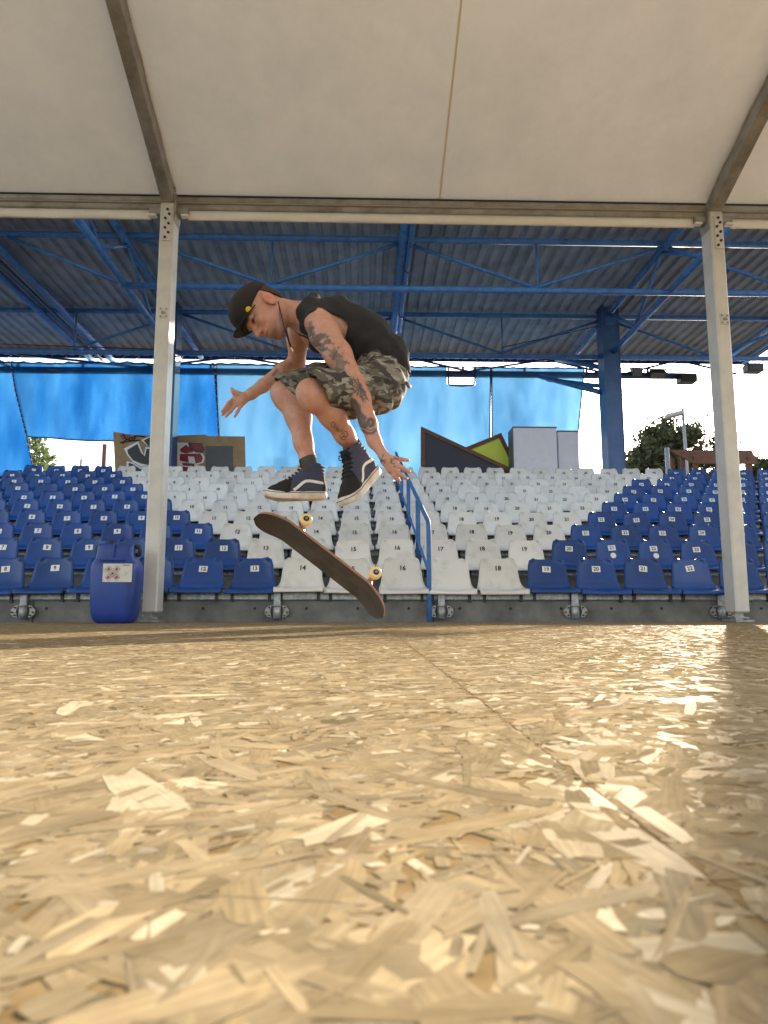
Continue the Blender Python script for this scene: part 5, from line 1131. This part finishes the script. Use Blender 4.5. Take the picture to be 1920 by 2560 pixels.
# --- socks and shoes
MB().path([AN_.lerp(KN, .10), AN_, P(896, 1142, 3.26)], [.0435, .0430, .044], n=20).build('sock', 'sock', person)
MB().path([AF.lerp(KF, .02), AF, P(772, 1185, 3.37)], [.0435, .0435, .043], n=20).build('sock', 'sock', person)
def shoe(heel, toe, collar, lace_m, lab, k=1.03):
    f = (toe - heel).normalized(); u = collar - (heel + f * .07); u = (u - f * u.dot(f)).normalized(); s_ = f.cross(u).normalized()
    if s_.y > 0: s_ = -s_
    def q(a, b_, c): return heel + (f * a + s_ * b_ + u * c) * k
    e = bpy.data.objects.new('shoe', None); COL.objects.link(e); e.parent = person; e.location = heel - person.location; e['label'] = lab
    out = [(.0, 0), (.006, .022), (.022, .035), (.06, .039), (.11, .039), (.16, .044), (.205, .050), (.245, .047), (.275, .036), (.292, .018), (.297, 0)]
    loop = [(a, b_) for a, b_ in out] + [(a, -b_) for a, b_ in out[-2:0:-1]]
    lv_ = [(0, .92), (.004, .985), (.016, 1.0), (.031, 1.0), (.034, .97), (.034, .6)]; V, Fc = [], []; n0 = len(loop)
    for z, sc in lv_:
        for a, b_ in loop: V.append(q(.148 + (a - .148) * sc, b_ * sc, z + .018 * max(0, (a - .21) / .087) ** 2))
    for j in range(len(lv_) - 1):
        for i in range(n0): Fc.append((j * n0 + i, j * n0 + (i + 1) % n0, (j + 1) * n0 + (i + 1) % n0, (j + 1) * n0 + i))
    Fc += [tuple(range(n0))[::-1], tuple(range((len(lv_) - 1) * n0, len(lv_) * n0))]
    sole = MB().add(V, Fc, True).build('sole', 'shoe_white', e)
    V, Fc = [], []
    for sgn, z in ((1.006, .0265), (1.006, .029)):
        for a, b_ in loop: V.append(q(.148 + (a - .148) * sgn, b_ * 1.012, z + .018 * max(0, (a - .21) / .087) ** 2))
    for i in range(n0): Fc.append((i, (i + 1) % n0, n0 + (i + 1) % n0, n0 + i))
    MB().add(V, Fc, True).build('sole_line', 'shoe_black', sole)
    cs_ = [q(a, b_, c) for a in (-.03, .33) for b_ in (-.09, .09) for c in (-.03, .25)]
    lo = [min(p[i] for p in cs_) for i in range(3)]; hi = [max(p[i] for p in cs_) for i in range(3)]
    U = Field(lo, hi, .0035)
    U.chain([q(.042, 0, .055), q(.12, 0, .052), q(.20, 0, .043), q(.250, 0, .036)], [.039, .040, .042, .030], .02)
    for b_ in (-.016, .016): U.cone(q(.20, b_, .040), q(.245, b_ * .8, .036), .034, .028, .02)
    U.chain([q(.048, 0, .06), q(.055, 0, .11), q(.064, 0, .185)], [.041, .044, .049], .02); U.chain([q(.075, 0, .15), q(.10, 0, .105), q(.15, 0, .075), q(.19, 0, .052)], [.046, .044, .040, .036], .02)
    # padded collar ridges
    for z in (.118, .134, .150): U.ell(q(.058, 0, z), (.056, .052, .009), (f, s_, u), .006)
    U.plane(q(.1, 0, .028), tuple(u)); U.plane(q(.06, 0, .168), tuple(-u + f * .12))
    U.ell(q(.070, 0, .19), (.042, .038, .035), (f, s_, u), .006, 'sub')
    up, UV_, UQ = organic('upper', U, 'shoe_navy', e, 1)
    up.data.materials.append(M['shoe_black'])
    C_ = UV_[UQ].mean(1) - np.array(heel); a_, b_2, c_2 = (C_ @ np.array(f)) / k, (C_ @ np.array(s_)) / k, (C_ @ np.array(u)) / k
    blk = (a_ > .175 - .25 * np.maximum(c_2 - .055, 0)) & (c_2 < .10) | ((np.abs(b_2) < .024) & (a_ > .085)) | ((a_ < .026) & (c_2 < .105))
    up.data.polygons.foreach_set('material_index', blk.astype(np.int32)); up.data.update()
    SU = Surf(UV_, UQ)
    for sg in (-1, 1):
        pts = []
        for a, c in ((.162, .040), (.148, .048), (.134, .060), (.120, .072), (.106, .080), (.090, .082), (.072, .080), (.054, .076), (.036, .073), (.022, .071)):
            o_ = q(a, sg * .12, c); l_, n_2, i_, d_ = SU.cast(o_, -s_ * sg)
            if l_ is not None: pts.append((l_, n_2 if n_2.dot(s_ * sg) > 0 else -n_2))
        if len(pts) > 3: ribbon('side_stripe', pts, [.0135] * (len(pts) - 1) + [.012], 'stripe', e)
    for i in range(7):
        t = i / 6; a, c = .178 - .088 * t, .085 + .075 * t
        pts = []
        for b_ in np.linspace(-.030, .030, 7):
            o_ = q(a, b_, c) + (f * .55 + u * .83) * .08; l_, n_2, i_, d_ = SU.cast(o_, -(f * .55 + u * .83))
            if l_ is not None: pts.append(l_ + (f * .55 + u * .83) * .003)
        if len(pts) > 2: MB().path(pts, .0036, n=6).build('lace', lace_m, e)
    kn = q(.112, 0, .16) + f * .012
    for sg in (-1, 1): MB().path([kn, kn + s_ * sg * .02 + u * .010 + f * .004, kn + s_ * sg * .034 - u * .006 + f * .006, kn + s_ * sg * .016 - u * .014 + f * .010, kn], .0030, n=6).build('lace', lace_m, e)
    return e
shoe(P(818, 1249, 3.40), P(662, 1251, 3.33), P(783, 1170, 3.385), 'lace_white', 'navy and black high top shoe with white laces held level')
shoe(P(948, 1180, 3.32), P(868, 1272, 3.13), P(889, 1120, 3.235), 'shoe_black', 'navy and black high top shoe with black laces pointing down', 1.12)
